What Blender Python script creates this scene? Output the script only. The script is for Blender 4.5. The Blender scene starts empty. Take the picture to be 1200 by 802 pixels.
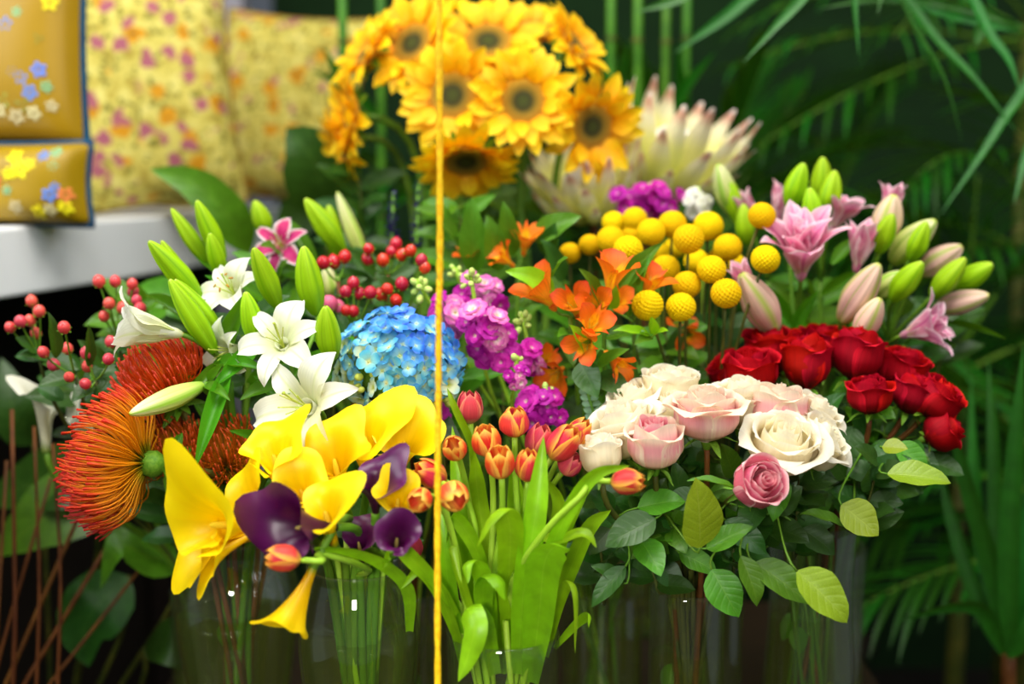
import bpy, math, random
import numpy as np
from mathutils import Vector, Matrix

R = random.Random(11)
scene = bpy.context.scene
COL = scene.collection
PI = math.pi

# ------------------------------------------------------------------ camera, world, lights, exposure
CAM_Z, PITCH, FOCAL = 0.70, math.radians(7.0), 1200 * 50 / 36
cam_d = bpy.data.cameras.new('camera')
cam_d.lens = 50
cam_d.sensor_width = 36
cam_d.clip_start = 0.05
cam_d.dof.use_dof = True
cam_d.dof.focus_distance = 1.44
cam_d.dof.aperture_fstop = 2.0
cam = bpy.data.objects.new('camera', cam_d)
cam.location = (0, 0, CAM_Z)
cam.rotation_euler = (PI / 2 - PITCH, 0, 0)
COL.objects.link(cam)
scene.camera = cam

world = bpy.data.worlds.new('world')
scene.world = world
world.use_nodes = True
world.node_tree.nodes['Background'].inputs[0].default_value = (0.75, 0.85, 1.0, 1)
world.node_tree.nodes['Background'].inputs[1].default_value = 0.09


def area(name, loc, target, sx, sy, watts, color):
    d = bpy.data.lights.new(name, 'AREA')
    d.shape = 'RECTANGLE'
    d.size, d.size_y, d.energy, d.color = sx, sy, watts, color
    o = bpy.data.objects.new(name, d)
    o.location = loc
    o.rotation_euler = (Vector(target) - Vector(loc)).to_track_quat('-Z', 'Y').to_euler()
    COL.objects.link(o)
    return o


area('ceiling_panel_light', (-0.1, 0.85, 2.3), (0.0, 1.6, 0.45), 1.7, 1.0, 52, (1.0, 0.97, 0.90))
area('left_fill_light', (-1.9, 0.7, 1.7), (-0.3, 1.7, 0.6), 0.9, 1.2, 26, (0.95, 0.98, 1.0))  # fill light from the left, aimed across the bouquets
area('front_fill_light', (0.4, -0.7, 1.55), (0.0, 1.5, 0.5), 0.6, 0.4, 8, (1.0, 0.98, 0.94))  # added fill from behind the camera, no real shop front source
low = area('vase_fill_light', (-0.25, -0.35, 0.75), (-0.08, 1.40, 0.20), 0.30, 0.22, 0.6, (1.0, 0.97, 0.9))  # added to brighten the calla and tulip vases, no real lamp
low.data.spread = math.radians(34)
area('palm_fill_light', (1.3, 2.0, 2.5), (0.6, 3.0, 0.4), 0.8, 0.5, 8, (0.98, 1.0, 0.95))  # added to lift the dark plants at the back
area('right_fill_light', (1.5, 0.3, 1.7), (-0.5, 1.9, 0.55), 0.8, 1.0, 12, (0.97, 0.99, 1.0))  # added fill for the bench and right-hand flowers, no window there
area('bench_fill_light', (-1.0, 1.7, 2.2), (-0.8, 2.5, 0.8), 0.5, 0.5, 4, (1.0, 0.98, 0.95))  # fill light above the bench and cushions

scene.view_settings.view_transform = 'Standard'
scene.view_settings.look = 'None'
scene.view_settings.gamma = 1.0
scene.view_settings.exposure = 0.3
scene.view_settings.use_curve_mapping = False
scene.cycles.transparent_max_bounces = 32
scene.cycles.max_bounces = 8

# ------------------------------------------------------------------ coordinates: a point of the place from where it is seen and how far off it stands
FWD = Vector((0, math.cos(PITCH), -math.sin(PITCH)))
UP = Vector((0, math.sin(PITCH), math.cos(PITCH)))
RIGHT = Vector((1, 0, 0))


def at(px, py, Y):
    d = FWD + RIGHT * ((px - 600) / FOCAL) + UP * ((401 - py) / FOCAL)
    return Vector((0, 0, CAM_Z)) + d * (Y / d.y)


def m(px, Y):
    return px * Y / FOCAL


def iv(dx, dy, dz):
    return (RIGHT * dx + UP * dy - FWD * dz).normalized()


def frame(loc, z, y=None, s=1.0):
    z = Vector(z).normalized()
    if y is None:
        y = Vector((R.uniform(-1, 1), R.uniform(-1, 1), R.uniform(-1, 1)))
    y = Vector(y)
    y = y - z * y.dot(z)
    if y.length < 1e-5:
        y = z.orthogonal()
    y.normalize()
    x = y.cross(z)
    M = Matrix((x, y, z)).transposed().to_4x4() @ Matrix.Diagonal((s, s, s, 1))
    M.translation = loc
    return M


def rz(a):
    return Matrix.Rotation(a, 4, 'Z')


def rx(a):
    return Matrix.Rotation(a, 4, 'X')


def sc(x, y=None, z=None):
    return Matrix.Diagonal((x, x if y is None else y, x if z is None else z, 1))


def tr(*v):
    return Matrix.Translation(Vector(v[0]) if len(v) == 1 else Vector(v))


# ------------------------------------------------------------------ materials
def lin(c):
    return tuple(((x / 255 / 12.92) if x / 255 < 0.04045 else ((x / 255 + 0.055) / 1.055) ** 2.4) for x in c)


def rgba(c):
    return (*lin(c), 1.0)


class NT:
    def __init__(self, name):
        self.m = bpy.data.materials.new(name)
        self.m.use_nodes = True
        self.t = self.m.node_tree
        self.t.nodes.clear()

    def n(self, typ, **kw):
        nd = self.t.nodes.new(typ)
        ins = kw.pop('i', {})
        for k, v in kw.items():
            setattr(nd, k, v)
        for k, v in ins.items():
            if isinstance(v, bpy.types.NodeSocket):
                self.t.links.new(v, nd.inputs[k])
            else:
                nd.inputs[k].default_value = v
        return nd

    def math(self, op, a, b=0.0, clamp=False):
        return self.n('ShaderNodeMath', operation=op, use_clamp=clamp, i={0: a, 1: b}).outputs[0]

    def ramp(self, f, stops, interp='EASE'):
        r = self.n('ShaderNodeValToRGB', i={0: f})
        cr = r.color_ramp
        cr.interpolation = interp
        while len(cr.elements) < len(stops):
            cr.elements.new(0.5)
        for e, (p, c) in zip(cr.elements, stops):
            e.position, e.color = p, rgba(c)
        return r.outputs[0]

    def mix(self, f, a, b, mode='MIX'):
        nd = self.n('ShaderNodeMix', data_type='RGBA', blend_type=mode)
        for k, v in ((0, f), (6, a), (7, b)):
            if isinstance(v, bpy.types.NodeSocket):
                self.t.links.new(v, nd.inputs[k])
            else:
                nd.inputs[k].default_value = v
        return nd.outputs[2]

    def rng(self, f, a, b, c=0.0, d=1.0):
        return self.n('ShaderNodeMapRange', i={0: f, 1: a, 2: b, 3: c, 4: d}).outputs[0]

    def out(self, s):
        self.t.links.new(s, self.n('ShaderNodeOutputMaterial').inputs[0])
        return self.m

    def vary(self, col, amt, hue=0.01):
        r = self.n('ShaderNodeObjectInfo').outputs['Random']
        return self.n('ShaderNodeHueSaturation', i={'Hue': self.rng(r, 0, 1, 0.5 - hue, 0.5 + hue), 'Saturation': 1.0,
                                                    'Value': self.rng(r, 0, 1, 1 - amt, 1 + amt), 'Fac': 1.0, 'Color': col}).outputs[0]


def pmat(name, stops, edge=None, epos=0.55, streak=0.2, sscale=(30, 1.5), rough=0.5, transl=0.3, spec=0.3, var=0.1, hue=0.008, tip_edge=False, bump=0.15, mid=None):
    t = NT(name)
    uv = t.n('ShaderNodeTexCoord').outputs['UV']
    sep = t.n('ShaderNodeSeparateXYZ', i={0: uv})
    u, v = sep.outputs[0], sep.outputs[1]
    col = t.ramp(v, stops)
    au = t.math('ABSOLUTE', t.math('MULTIPLY_ADD', u, 2.0))
    t.t.nodes[-1].inputs[1].default_value = 0
    # |2u-1|
    au = t.math('ABSOLUTE', t.math('SUBTRACT', t.math('MULTIPLY', u, 2.0), 1.0))
    if mid is not None:
        col = t.mix(t.rng(au, mid[1], 0.0), col, rgba(mid[0]))
    mp = t.n('ShaderNodeMapping', i={0: uv, 'Scale': (sscale[0], sscale[1], 1)})
    oi = t.n('ShaderNodeObjectInfo').outputs['Random']
    nz = t.n('ShaderNodeTexNoise', noise_dimensions='4D', i={'Vector': mp.outputs[0], 'W': t.math('MULTIPLY', oi, 50.0), 'Scale': 1.0, 'Detail': 2.0}).outputs[0]
    if edge is not None:
        f = au
        if tip_edge:
            f = t.math('MAXIMUM', au, t.math('POWER', v, 2.5))
        f = t.math('ADD', f, t.math('MULTIPLY', t.math('SUBTRACT', nz, 0.5), 0.5))
        col = t.mix(t.rng(f, epos, 1.0), col, rgba(edge))
    k = t.rng(nz, 0.3, 0.7, 1 - streak, 1 + streak)
    col = t.mix(1.0, col, t.n('ShaderNodeCombineColor', i={0: k, 1: k, 2: k}).outputs[0], 'MULTIPLY')
    col = t.vary(col, var, hue)
    bp = t.n('ShaderNodeBump', i={'Strength': bump, 'Distance': 0.002, 'Height': nz}).outputs[0]
    p = t.n('ShaderNodeBsdfPrincipled', i={'Base Color': col, 'Roughness': rough, 'Specular IOR Level': spec, 'Normal': bp}).outputs[0]
    if transl > 0:
        tl = t.n('ShaderNodeBsdfTranslucent', i={'Color': col}).outputs[0]
        p = t.n('ShaderNodeMixShader', i={0: transl, 1: p, 2: tl}).outputs[0]
    return t.out(p)


def lmat(name, col, rib, rough=0.4, transl=0.25, spec=0.45, var=0.22, freq=22.0, ribw=0.06, bump=0.12):
    t = NT(name)
    uv = t.n('ShaderNodeTexCoord').outputs['UV']
    sep = t.n('ShaderNodeSeparateXYZ', i={0: uv})
    u, v = sep.outputs[0], sep.outputs[1]
    au = t.math('ABSOLUTE', t.math('SUBTRACT', t.math('MULTIPLY', u, 2.0), 1.0))
    ph = t.math('MULTIPLY', t.math('SUBTRACT', v, t.math('MULTIPLY', au, 0.22)), freq)
    w = t.math('POWER', t.math('ABSOLUTE', t.math('SINE', ph)), 8.0)
    nz = t.n('ShaderNodeTexNoise', i={'Vector': t.n('ShaderNodeTexCoord').outputs['Object'], 'Scale': 60.0, 'Detail': 2.0}).outputs[0]
    ribf = t.rng(au, ribw, 0.0)
    c = t.mix(t.math('MULTIPLY', ribf, 0.55), rgba(col), rgba(rib))
    c = t.mix(t.math('MULTIPLY', w, 0.12), c, rgba(rib))
    k = t.rng(nz, 0.3, 0.7, 0.82, 1.15)
    c = t.mix(1.0, c, t.n('ShaderNodeCombineColor', i={0: k, 1: k, 2: k}).outputs[0], 'MULTIPLY')
    c = t.vary(c, var, 0.015)
    bp = t.n('ShaderNodeBump', invert=True, i={'Strength': bump, 'Distance': 0.002, 'Height': t.math('ADD', w, t.math('MULTIPLY', ribf, 1.5))}).outputs[0]
    p = t.n('ShaderNodeBsdfPrincipled', i={'Base Color': c, 'Roughness': rough, 'Specular IOR Level': spec, 'Normal': bp}).outputs[0]
    tl = t.n('ShaderNodeBsdfTranslucent', i={'Color': t.mix(0.35, c, rgba((150, 200, 20)))}).outputs[0]
    return t.out(t.n('ShaderNodeMixShader', i={0: transl, 1: p, 2: tl}).outputs[0])


def smat(name, col, col2=None, scale=25.0, rough=0.6, spec=0.3, bump=0.2, var=0.1, transl=0.0, stretch=(1, 1, 1)):
    t = NT(name)
    oc = t.n('ShaderNodeTexCoord').outputs['Object']
    mp = t.n('ShaderNodeMapping', i={0: oc, 'Scale': stretch}).outputs[0]
    nz = t.n('ShaderNodeTexNoise', i={'Vector': mp, 'Scale': scale, 'Detail': 3.0}).outputs[0]
    c = t.ramp(nz, [(0.3, col), (0.7, col2 or col)])
    c = t.vary(c, var)
    bp = t.n('ShaderNodeBump', i={'Strength': bump, 'Distance': 0.002, 'Height': nz}).outputs[0]
    p = t.n('ShaderNodeBsdfPrincipled', i={'Base Color': c, 'Roughness': rough, 'Specular IOR Level': spec, 'Normal': bp}).outputs[0]
    if transl:
        p = t.n('ShaderNodeMixShader', i={0: transl, 1: p, 2: t.n('ShaderNodeBsdfTranslucent', i={'Color': c}).outputs[0]}).outputs[0]
    return t.out(p)


def clear_mat(name, tint, ior, rough=0.02, murk=None, amount=0.0):
    t = NT(name)
    tr_ = t.n('ShaderNodeBsdfTransparent', i={'Color': (*tint, 1)}).outputs[0]
    gl = t.n('ShaderNodeBsdfGlossy', i={'Color': (1, 1, 1, 1), 'Roughness': rough}).outputs[0]
    fr = t.math('MINIMUM', t.n('ShaderNodeFresnel', i={'IOR': ior}).outputs[0], 0.3)
    if murk:
        df = t.n('ShaderNodeBsdfTranslucent', i={'Color': rgba(murk)}).outputs[0]
        d2 = t.n('ShaderNodeBsdfDiffuse', i={'Color': rgba(murk)}).outputs[0]
        df = t.n('ShaderNodeMixShader', i={0: 0.5, 1: df, 2: d2}).outputs[0]
        tr_ = t.n('ShaderNodeMixShader', i={0: amount, 1: tr_, 2: df}).outputs[0]
    return t.out(t.n('ShaderNodeMixShader', i={0: fr, 1: tr_, 2: gl}).outputs[0])


def disc_mat():
    t = NT('sunflower_disc')
    uv = t.n('ShaderNodeTexCoord').outputs['UV']
    v = t.n('ShaderNodeSeparateXYZ', i={0: uv}).outputs[1]
    vo = t.n('ShaderNodeTexVoronoi', i={'Vector': t.n('ShaderNodeTexCoord').outputs['Object'], 'Scale': 320.0}).outputs[0]
    c = t.ramp(t.math('ADD', v, t.math('MULTIPLY', t.math('SUBTRACT', vo, 0.4), 0.15)),
               [(0.0, (74, 88, 14)), (0.2, (66, 74, 10)), (0.36, (58, 54, 8)), (0.44, (130, 110, 18)), (0.66, (184, 136, 14)), (0.9, (226, 160, 10))])
    bp = t.n('ShaderNodeBump', invert=True, i={'Strength': 0.7, 'Distance': 0.002, 'Height': vo}).outputs[0]
    return t.out(t.n('ShaderNodeBsdfPrincipled', i={'Base Color': c, 'Roughness': 0.8, 'Normal': bp}).outputs[0])


def chintz(name, seed):
    t = NT(name)
    oc = t.n('ShaderNodeTexCoord').outputs['Object']
    mp = t.n('ShaderNodeMapping', i={0: oc, 'Location': (seed, seed * 2.3, 0.0)}).outputs[0]
    nz = t.n('ShaderNodeTexNoise', i={'Vector': mp, 'Scale': 40.0, 'Detail': 3.0})
    wv = t.mix(0.03, mp, nz.outputs[1])
    c = t.ramp(nz.outputs[0], [(0.3, (160, 140, 50)), (0.5, (196, 182, 86)), (0.75, (212, 202, 116))])
    g = t.n('ShaderNodeTexVoronoi', i={'Vector': wv, 'Scale': 78.0})
    c = t.mix(t.math('MULTIPLY', t.rng(g.outputs[0], 0.5, 0.28), t.rng(t.n('ShaderNodeSeparateColor', i={0: g.outputs[1]}).outputs[0], 0.38, 0.42)), c, rgba((116, 112, 40)))
    y = t.n('ShaderNodeTexVoronoi', i={'Vector': t.n('ShaderNodeMapping', i={0: wv, 'Location': (3.3, 1.1, 0.4)}).outputs[0], 'Scale': 25.0})
    ys = t.n('ShaderNodeSeparateColor', i={0: y.outputs[1]}).outputs[0]
    on = t.rng(ys, 0.48, 0.52)
    c = t.mix(t.math('MULTIPLY', t.rng(y.outputs[0], 0.45, 0.34), on), c, rgba((196, 136, 16)))
    c = t.mix(t.math('MULTIPLY', t.rng(y.outputs[0], 0.18, 0.1), on), c, rgba((120, 82, 30)))
    q = t.n('ShaderNodeTexVoronoi', i={'Vector': wv, 'Scale': 32.0})
    qs = t.n('ShaderNodeSeparateColor', i={0: q.outputs[1]}).outputs[1]
    on = t.rng(qs, 0.44, 0.48)
    c = t.mix(t.math('MULTIPLY', t.rng(q.outputs[0], 0.42, 0.33), on), c, rgba((160, 92, 98)))
    c = t.mix(t.math('MULTIPLY', t.rng(q.outputs[0], 0.2, 0.1), on), c, rgba((150, 82, 104)))
    return t.out(t.n('ShaderNodeBsdfPrincipled', i={'Base Color': c, 'Roughness': 0.75, 'Specular IOR Level': 0.2}).outputs[0])


M = {}
M['sun_petal'] = pmat('sunflower_petal', [(0, (240, 158, 0)), (0.3, (252, 190, 2)), (1, (255, 218, 24))], streak=0.16, transl=0.3, rough=0.55, var=0.06)
M['sun_disc'] = disc_mat()
M['bright_leaf'] = lmat('tulip_leaf', (140, 192, 16), (166, 208, 46), rough=0.38, transl=0.3, freq=0.0, ribw=0.05, var=0.12, bump=0.05)
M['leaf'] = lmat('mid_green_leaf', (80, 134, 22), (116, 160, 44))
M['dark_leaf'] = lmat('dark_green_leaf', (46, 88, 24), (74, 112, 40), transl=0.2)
M['light_leaf'] = lmat('yellow_green_leaf', (140, 162, 26), (164, 182, 60), transl=0.3, var=0.1)
M['lily_leaf'] = lmat('lily_leaf', (80, 144, 18), (96, 160, 36), transl=0.3, freq=0.0)
M['grey_leaf'] = lmat('eucalyptus_leaf', (126, 166, 130), (150, 186, 150), transl=0.2)
M['palm_leaf'] = lmat('palm_leaf', (34, 96, 12), (50, 114, 22), rough=0.42, transl=0.15, freq=0.0, var=0.35)
M['blade_leaf'] = lmat('glossy_blade_leaf', (38, 104, 22), (60, 130, 40), rough=0.42, transl=0.2, freq=0.0, var=0.2)
M['stem'] = smat('green_stem', (78, 122, 24), (104, 146, 34), rough=0.5, stretch=(1, 1, .2))
M['tulip_stem'] = smat('tulip_stem', (146, 188, 40), (160, 200, 56), rough=0.45)
M['dark_stem'] = smat('dark_stem', (58, 72, 20), (96, 96, 30), rough=0.6)
M['cane'] = smat('green_cane', (52, 104, 14), (74, 124, 18), rough=0.5)
M['brown_stem'] = smat('brown_stem', (84, 44, 14), (120, 72, 26), rough=0.6)
M['sepal'] = smat('green_sepal', (92, 142, 28), (122, 164, 44), rough=0.55, transl=0.2)
M['ball'] = smat('billy_button_yellow', (214, 172, 0), (230, 190, 4), scale=60, rough=0.8, spec=0.1, bump=0.1, var=0.05)
M['bract'] = pmat('protea_bract', [(0, (176, 160, 100)), (0.2, (222, 222, 96)), (0.6, (246, 244, 150)), (0.8, (250, 242, 200)), (0.93, (214, 160, 136)), (1, (240, 226, 218))], streak=0.14, transl=0.25)
M['floss'] = smat('protea_floss', (236, 232, 226), (222, 214, 190), scale=90, rough=0.9)
M['bud_green'] = pmat('lily_bud_green', [(0, (130, 182, 16)), (0.5, (172, 218, 20)), (0.9, (190, 226, 44)), (1, (214, 230, 110))], mid=((138, 192, 10), 0.22), streak=0.12, sscale=(18, 1), transl=0.32, rough=0.45)
M['bud_pale'] = pmat('lily_bud_pale', [(0, (150, 182, 60)), (0.4, (206, 216, 116)), (0.8, (236, 234, 176)), (1, (180, 200, 70))], mid=((150, 196, 50), 0.4), streak=0.14, sscale=(18, 1), transl=0.2, rough=0.45)
M['bud_pink'] = pmat('lily_bud_pink', [(0, (176, 190, 80)), (0.3, (232, 186, 170)), (0.8, (240, 206, 180)), (1, (196, 206, 86))], mid=((176, 196, 80), 0.34), streak=0.16, sscale=(14, 1), transl=0.2, rough=0.45)
M['lily_white'] = pmat('white_lily_petal', [(0, (190, 204, 100)), (0.3, (228, 230, 186)), (0.65, (240, 241, 222)), (1, (244, 244, 230))], mid=((226, 232, 180), 0.16), streak=0.06, transl=0.32, rough=0.5, var=0.04)
M['lily_streak'] = pmat('magenta_streaked_petal', [(0, (226, 226, 170)), (0.3, (190, 40, 110)), (0.75, (196, 36, 104)), (1, (236, 190, 200))], edge=(250, 244, 240), epos=0.6, streak=0.15, transl=0.25)
M['lily_pink'] = pmat('pink_lily_petal', [(0, (226, 220, 150)), (0.3, (236, 164, 184)), (0.7, (236, 150, 184)), (1, (244, 196, 210))], edge=(250, 226, 230), epos=0.6, mid=((212, 92, 150), 0.2), streak=0.12, transl=0.3, var=0.06)
M['stamen'] = smat('stamen_green', (170, 190, 60), (196, 206, 90))
M['anther'] = smat('anther_ochre', (196, 150, 30), (160, 100, 20))
M['berry_pink'] = smat('coral_pink_berry', (208, 52, 62), (226, 84, 84), scale=70, rough=0.3, spec=0.5, bump=0.05, var=0.12)
M['berry_red'] = smat('crimson_berry', (176, 14, 30), (206, 34, 40), scale=70, rough=0.22, spec=0.55, bump=0.03, var=0.2)
M['berry_rose'] = smat('rose_pink_berry', (216, 80, 120), (226, 110, 140), scale=70, rough=0.35, spec=0.4)
M['pin_orange'] = pmat('pincushion_orange', [(0, (170, 160, 20)), (0.2, (240, 168, 14)), (0.74, (244, 150, 10)), (0.88, (238, 96, 24)), (1, (220, 50, 24))], streak=0.15, transl=0.3, rough=0.45)
M['pin_red'] = pmat('pincushion_red', [(0, (190, 90, 10)), (0.3, (228, 92, 14)), (0.75, (228, 66, 20)), (1, (200, 44, 40))], streak=0.15, transl=0.3, rough=0.45)
M['pin_rust'] = pmat('pincushion_rust', [(0, (170, 120, 10)), (0.3, (230, 140, 18)), (0.75, (222, 110, 20)), (1, (206, 80, 30))], streak=0.15, transl=0.3, rough=0.45)
M['calla_yellow'] = pmat('yellow_calla_spathe', [(0, (150, 160, 20)), (0.14, (236, 186, 0)), (0.5, (250, 206, 0)), (1, (255, 222, 8))], streak=0.07, sscale=(16, 1), transl=0.32, rough=0.4, var=0.05)
M['calla_purple'] = pmat('purple_calla_spathe', [(0, (60, 60, 24)), (0.15, (46, 6, 32)), (0.6, (64, 4, 54)), (1, (80, 10, 72))], streak=0.15, sscale=(16, 1), transl=0.12, rough=0.33, spec=0.4, var=0.12)
M['calla_white'] = pmat('ivory_calla_spathe', [(0, (130, 150, 60)), (0.25, (228, 226, 190)), (1, (240, 238, 218))], streak=0.05, transl=0.3, rough=0.45)
M['spadix'] = smat('spadix_yellow', (236, 196, 30), (250, 216, 50), scale=300, bump=0.5)
M['spadix_dark'] = smat('spadix_olive', (190, 170, 90), (150, 130, 60), scale=300, bump=0.5)
M['hyd_blue'] = pmat('hydrangea_blue', [(0, (196, 220, 190)), (0.25, (104, 176, 226)), (0.7, (58, 140, 224)), (1, (92, 136, 220))], streak=0.1, transl=0.25, var=0.14, hue=0.02)
M['hyd_cyan'] = pmat('hydrangea_cyan', [(0, (222, 226, 150)), (0.3, (150, 212, 216)), (0.8, (92, 184, 222)), (1, (80, 160, 220))], streak=0.1, transl=0.25, var=0.12, hue=0.02)
M['hyd_cream'] = pmat('hydrangea_cream', [(0, (190, 200, 80)), (0.4, (222, 232, 186)), (1, (170, 216, 214))], streak=0.1, transl=0.25, var=0.1)
M['hyd_bud'] = smat('hydrangea_bud', (176, 190, 60), (206, 214, 100))
M['stock_magenta'] = pmat('stock_magenta', [(0, (226, 226, 150)), (0.22, (226, 170, 200)), (0.4, (206, 40, 176)), (1, (176, 6, 150))], streak=0.14, transl=0.25, var=0.15, hue=0.015)
M['stock_pale'] = pmat('stock_pale', [(0, (206, 210, 120)), (0.35, (236, 206, 206)), (0.7, (226, 120, 190)), (1, (206, 80, 170))], streak=0.12, transl=0.25, var=0.12)
M['stock_white'] = pmat('stock_white', [(0, (196, 210, 120)), (0.5, (238, 238, 220)), (1, (240, 236, 232))], streak=0.1, transl=0.25)
M['stock_bud'] = smat('stock_bud', (172, 206, 84), (206, 226, 130))
M['alstro'] = pmat('alstroemeria_orange', [(0, (244, 200, 40)), (0.35, (244, 156, 34)), (0.75, (240, 114, 16)), (1, (228, 86, 20))], streak=0.16, transl=0.3, var=0.08)
M['alstro_in'] = pmat('alstroemeria_inner', [(0, (250, 206, 40)), (0.55, (250, 186, 20)), (0.8, (236, 104, 16)), (1, (220, 70, 20))], streak=0.28, sscale=(10, 8), transl=0.3, var=0.08)
M['tulip_hot'] = pmat('red_orange_tulip_petal', [(0, (220, 170, 60)), (0.22, (222, 62, 72)), (0.75, (222, 52, 58)), (1, (238, 120, 50))], edge=(253, 190, 70), epos=0.5, streak=0.14, sscale=(22, 1), transl=0.25, rough=0.42, var=0.06, tip_edge=True)
M['tulip_gold'] = pmat('golden_tulip_petal', [(0, (220, 150, 50)), (0.25, (220, 70, 56)), (0.75, (226, 74, 34)), (1, (246, 156, 40))], edge=(254, 204, 84), epos=0.38, streak=0.16, sscale=(22, 1), transl=0.25, rough=0.42, var=0.06, tip_edge=True)
M['tulip_pink'] = pmat('pink_tulip_petal', [(0, (216, 180, 110)), (0.25, (214, 70, 86)), (0.8, (214, 64, 84)), (1, (222, 96, 90))], edge=(236, 140, 106), epos=0.6, streak=0.14, sscale=(22, 1), transl=0.25, rough=0.45, var=0.06)
M['rose_cream'] = pmat('cream_rose_petal', [(0, (224, 218, 140)), (0.3, (248, 234, 190)), (0.75, (252, 243, 214)), (1, (253, 248, 230))], streak=0.04, transl=0.42, rough=0.55, var=0.04, bump=0.08)
M['rose_blush'] = pmat('blush_rose_petal', [(0, (222, 204, 150)), (0.3, (246, 206, 186)), (0.65, (244, 178, 182)), (0.88, (250, 226, 204)), (1, (250, 238, 212))], edge=(252, 238, 210), epos=0.6, streak=0.06, transl=0.4, rough=0.55, var=0.05, bump=0.08)
M['rose_pink'] = pmat('pink_rose_petal', [(0, (222, 170, 150)), (0.35, (230, 110, 134)), (0.8, (226, 112, 138)), (1, (244, 190, 190))], edge=(248, 206, 204), epos=0.75, streak=0.06, transl=0.3, rough=0.55, var=0.06, bump=0.08)
M['rose_red'] = pmat('red_rose_petal', [(0, (90, 0, 8)), (0.4, (150, 0, 12)), (0.85, (168, 0, 16)), (1, (196, 8, 28))], edge=(206, 14, 34), epos=0.7, streak=0.16, tip_edge=False, transl=0.12, rough=0.65, spec=0.15, var=0.1, hue=0.004, bump=0.1)
M['glass'] = clear_mat('clear_glass', (0.95, 0.97, 0.92), 1.5, murk=(160, 170, 110), amount=0.035)
M['water'] = clear_mat('vase_water', (0.90, 0.94, 0.62), 1.2, murk=(150, 156, 50), amount=0.09)
M['cord'] = smat('yellow_cord', (240, 168, 4), (252, 204, 20), scale=200, rough=0.6, bump=0.4, var=0)
M['bench'] = smat('white_bench_paint', (242, 245, 248), (247, 249, 252), scale=8, rough=0.45, bump=0.02, var=0)
M['wall'] = smat('grey_wall_paint', (150, 146, 156), (160, 156, 164), scale=6, rough=0.8, bump=0.05, var=0)
M['wall_shade'] = smat('shaded_wall', (10, 38, 8), (16, 50, 12), scale=5, rough=0.9, bump=0.05, var=0)  # dark green painted in for the dim depth behind the palms
M['floor'] = smat('dark_floor', (28, 24, 20), (38, 33, 28), scale=9, rough=0.7, var=0)
M['ceiling'] = smat('ceiling_paint', (200, 200, 198), (206, 206, 204), scale=5, rough=0.9, var=0)
M['seat_shade'] = smat('under_seat_shade', (20, 13, 8), (28, 18, 11), scale=10, rough=0.7, var=0)  # near-black colour standing in for the shade under the bench
M['table'] = smat('dark_table_wood', (34, 22, 14), (46, 30, 18), scale=12, rough=0.5, var=0, stretch=(1, 8, 8))
M['pot'] = smat('dark_clay_pot', (40, 32, 26), (56, 44, 36), scale=20, rough=0.8)
M['soil'] = smat('potting_soil', (26, 18, 12), (44, 32, 22), scale=80, rough=0.95, bump=0.8)
M['gold'] = smat('golden_satin', (150, 122, 2), (160, 130, 4), scale=7, rough=0.42, spec=0.4, bump=0.12, var=0.02)
M['teal'] = smat('teal_velvet', (6, 56, 92), (10, 70, 104), scale=40, rough=0.7)
M['olive_trim'] = smat('olive_piping', (126, 104, 30), (150, 120, 40), scale=60, rough=0.8)
for k_, c_ in (('blue', (78, 124, 206)), ('lemon', (246, 222, 24)), ('coral', (214, 116, 60)), ('mint', (120, 178, 130)), ('silver', (196, 186, 140)), ('sage', (128, 138, 60))):
    M['emb_' + k_] = smat('embroidery_' + k_, c_, tuple(min(255, int(x * 1.12)) for x in c_), scale=150, rough=0.6, bump=0.3)
M['chintz_a'] = chintz('floral_chintz', 0.0)
M['chintz_b'] = chintz('faded_floral_chintz', 4.7)


# ------------------------------------------------------------------ meshes
def mk(name, verts, faces, uvs=None, mat=None, smooth=True):
    me = bpy.data.meshes.new(name)
    me.from_pydata([tuple(v) for v in verts], [], [tuple(f) for f in faces])
    if uvs is not None:
        uvs = np.asarray(uvs, dtype=np.float32)
        li = np.empty(len(me.loops), dtype=np.int32)
        me.loops.foreach_get('vertex_index', li)
        me.uv_layers.new(name='UVMap').data.foreach_set('uv', uvs[li].ravel())
    if smooth:
        me.polygons.foreach_set('use_smooth', [True] * len(me.polygons))
    if mat is not None:
        me.materials.append(mat)
    return me


def grid_faces(nv, nu, wrap=False, off=0):
    f = []
    for i in range(nv - 1):
        for j in range(nu if wrap else nu - 1):
            k = (j + 1) % nu
            f.append((off + i * nu + j, off + i * nu + k, off + (i + 1) * nu + k, off + (i + 1) * nu + j))
    return f


class Bag:
    """collects pieces into one mesh"""

    def __init__(s):
        s.v, s.f, s.uv = [], [], []

    def add(s, verts, faces, uvs, Mx=None):
        o = len(s.v)
        for p in verts:
            s.v.append(tuple(Mx @ Vector(p)) if Mx is not None else tuple(p))
        s.uv += [tuple(q) for q in uvs]
        s.f += [tuple(i + o for i in f) for f in faces]

    def mesh(s, name, mat):
        return mk(name, s.v, s.f, s.uv, mat)


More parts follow.
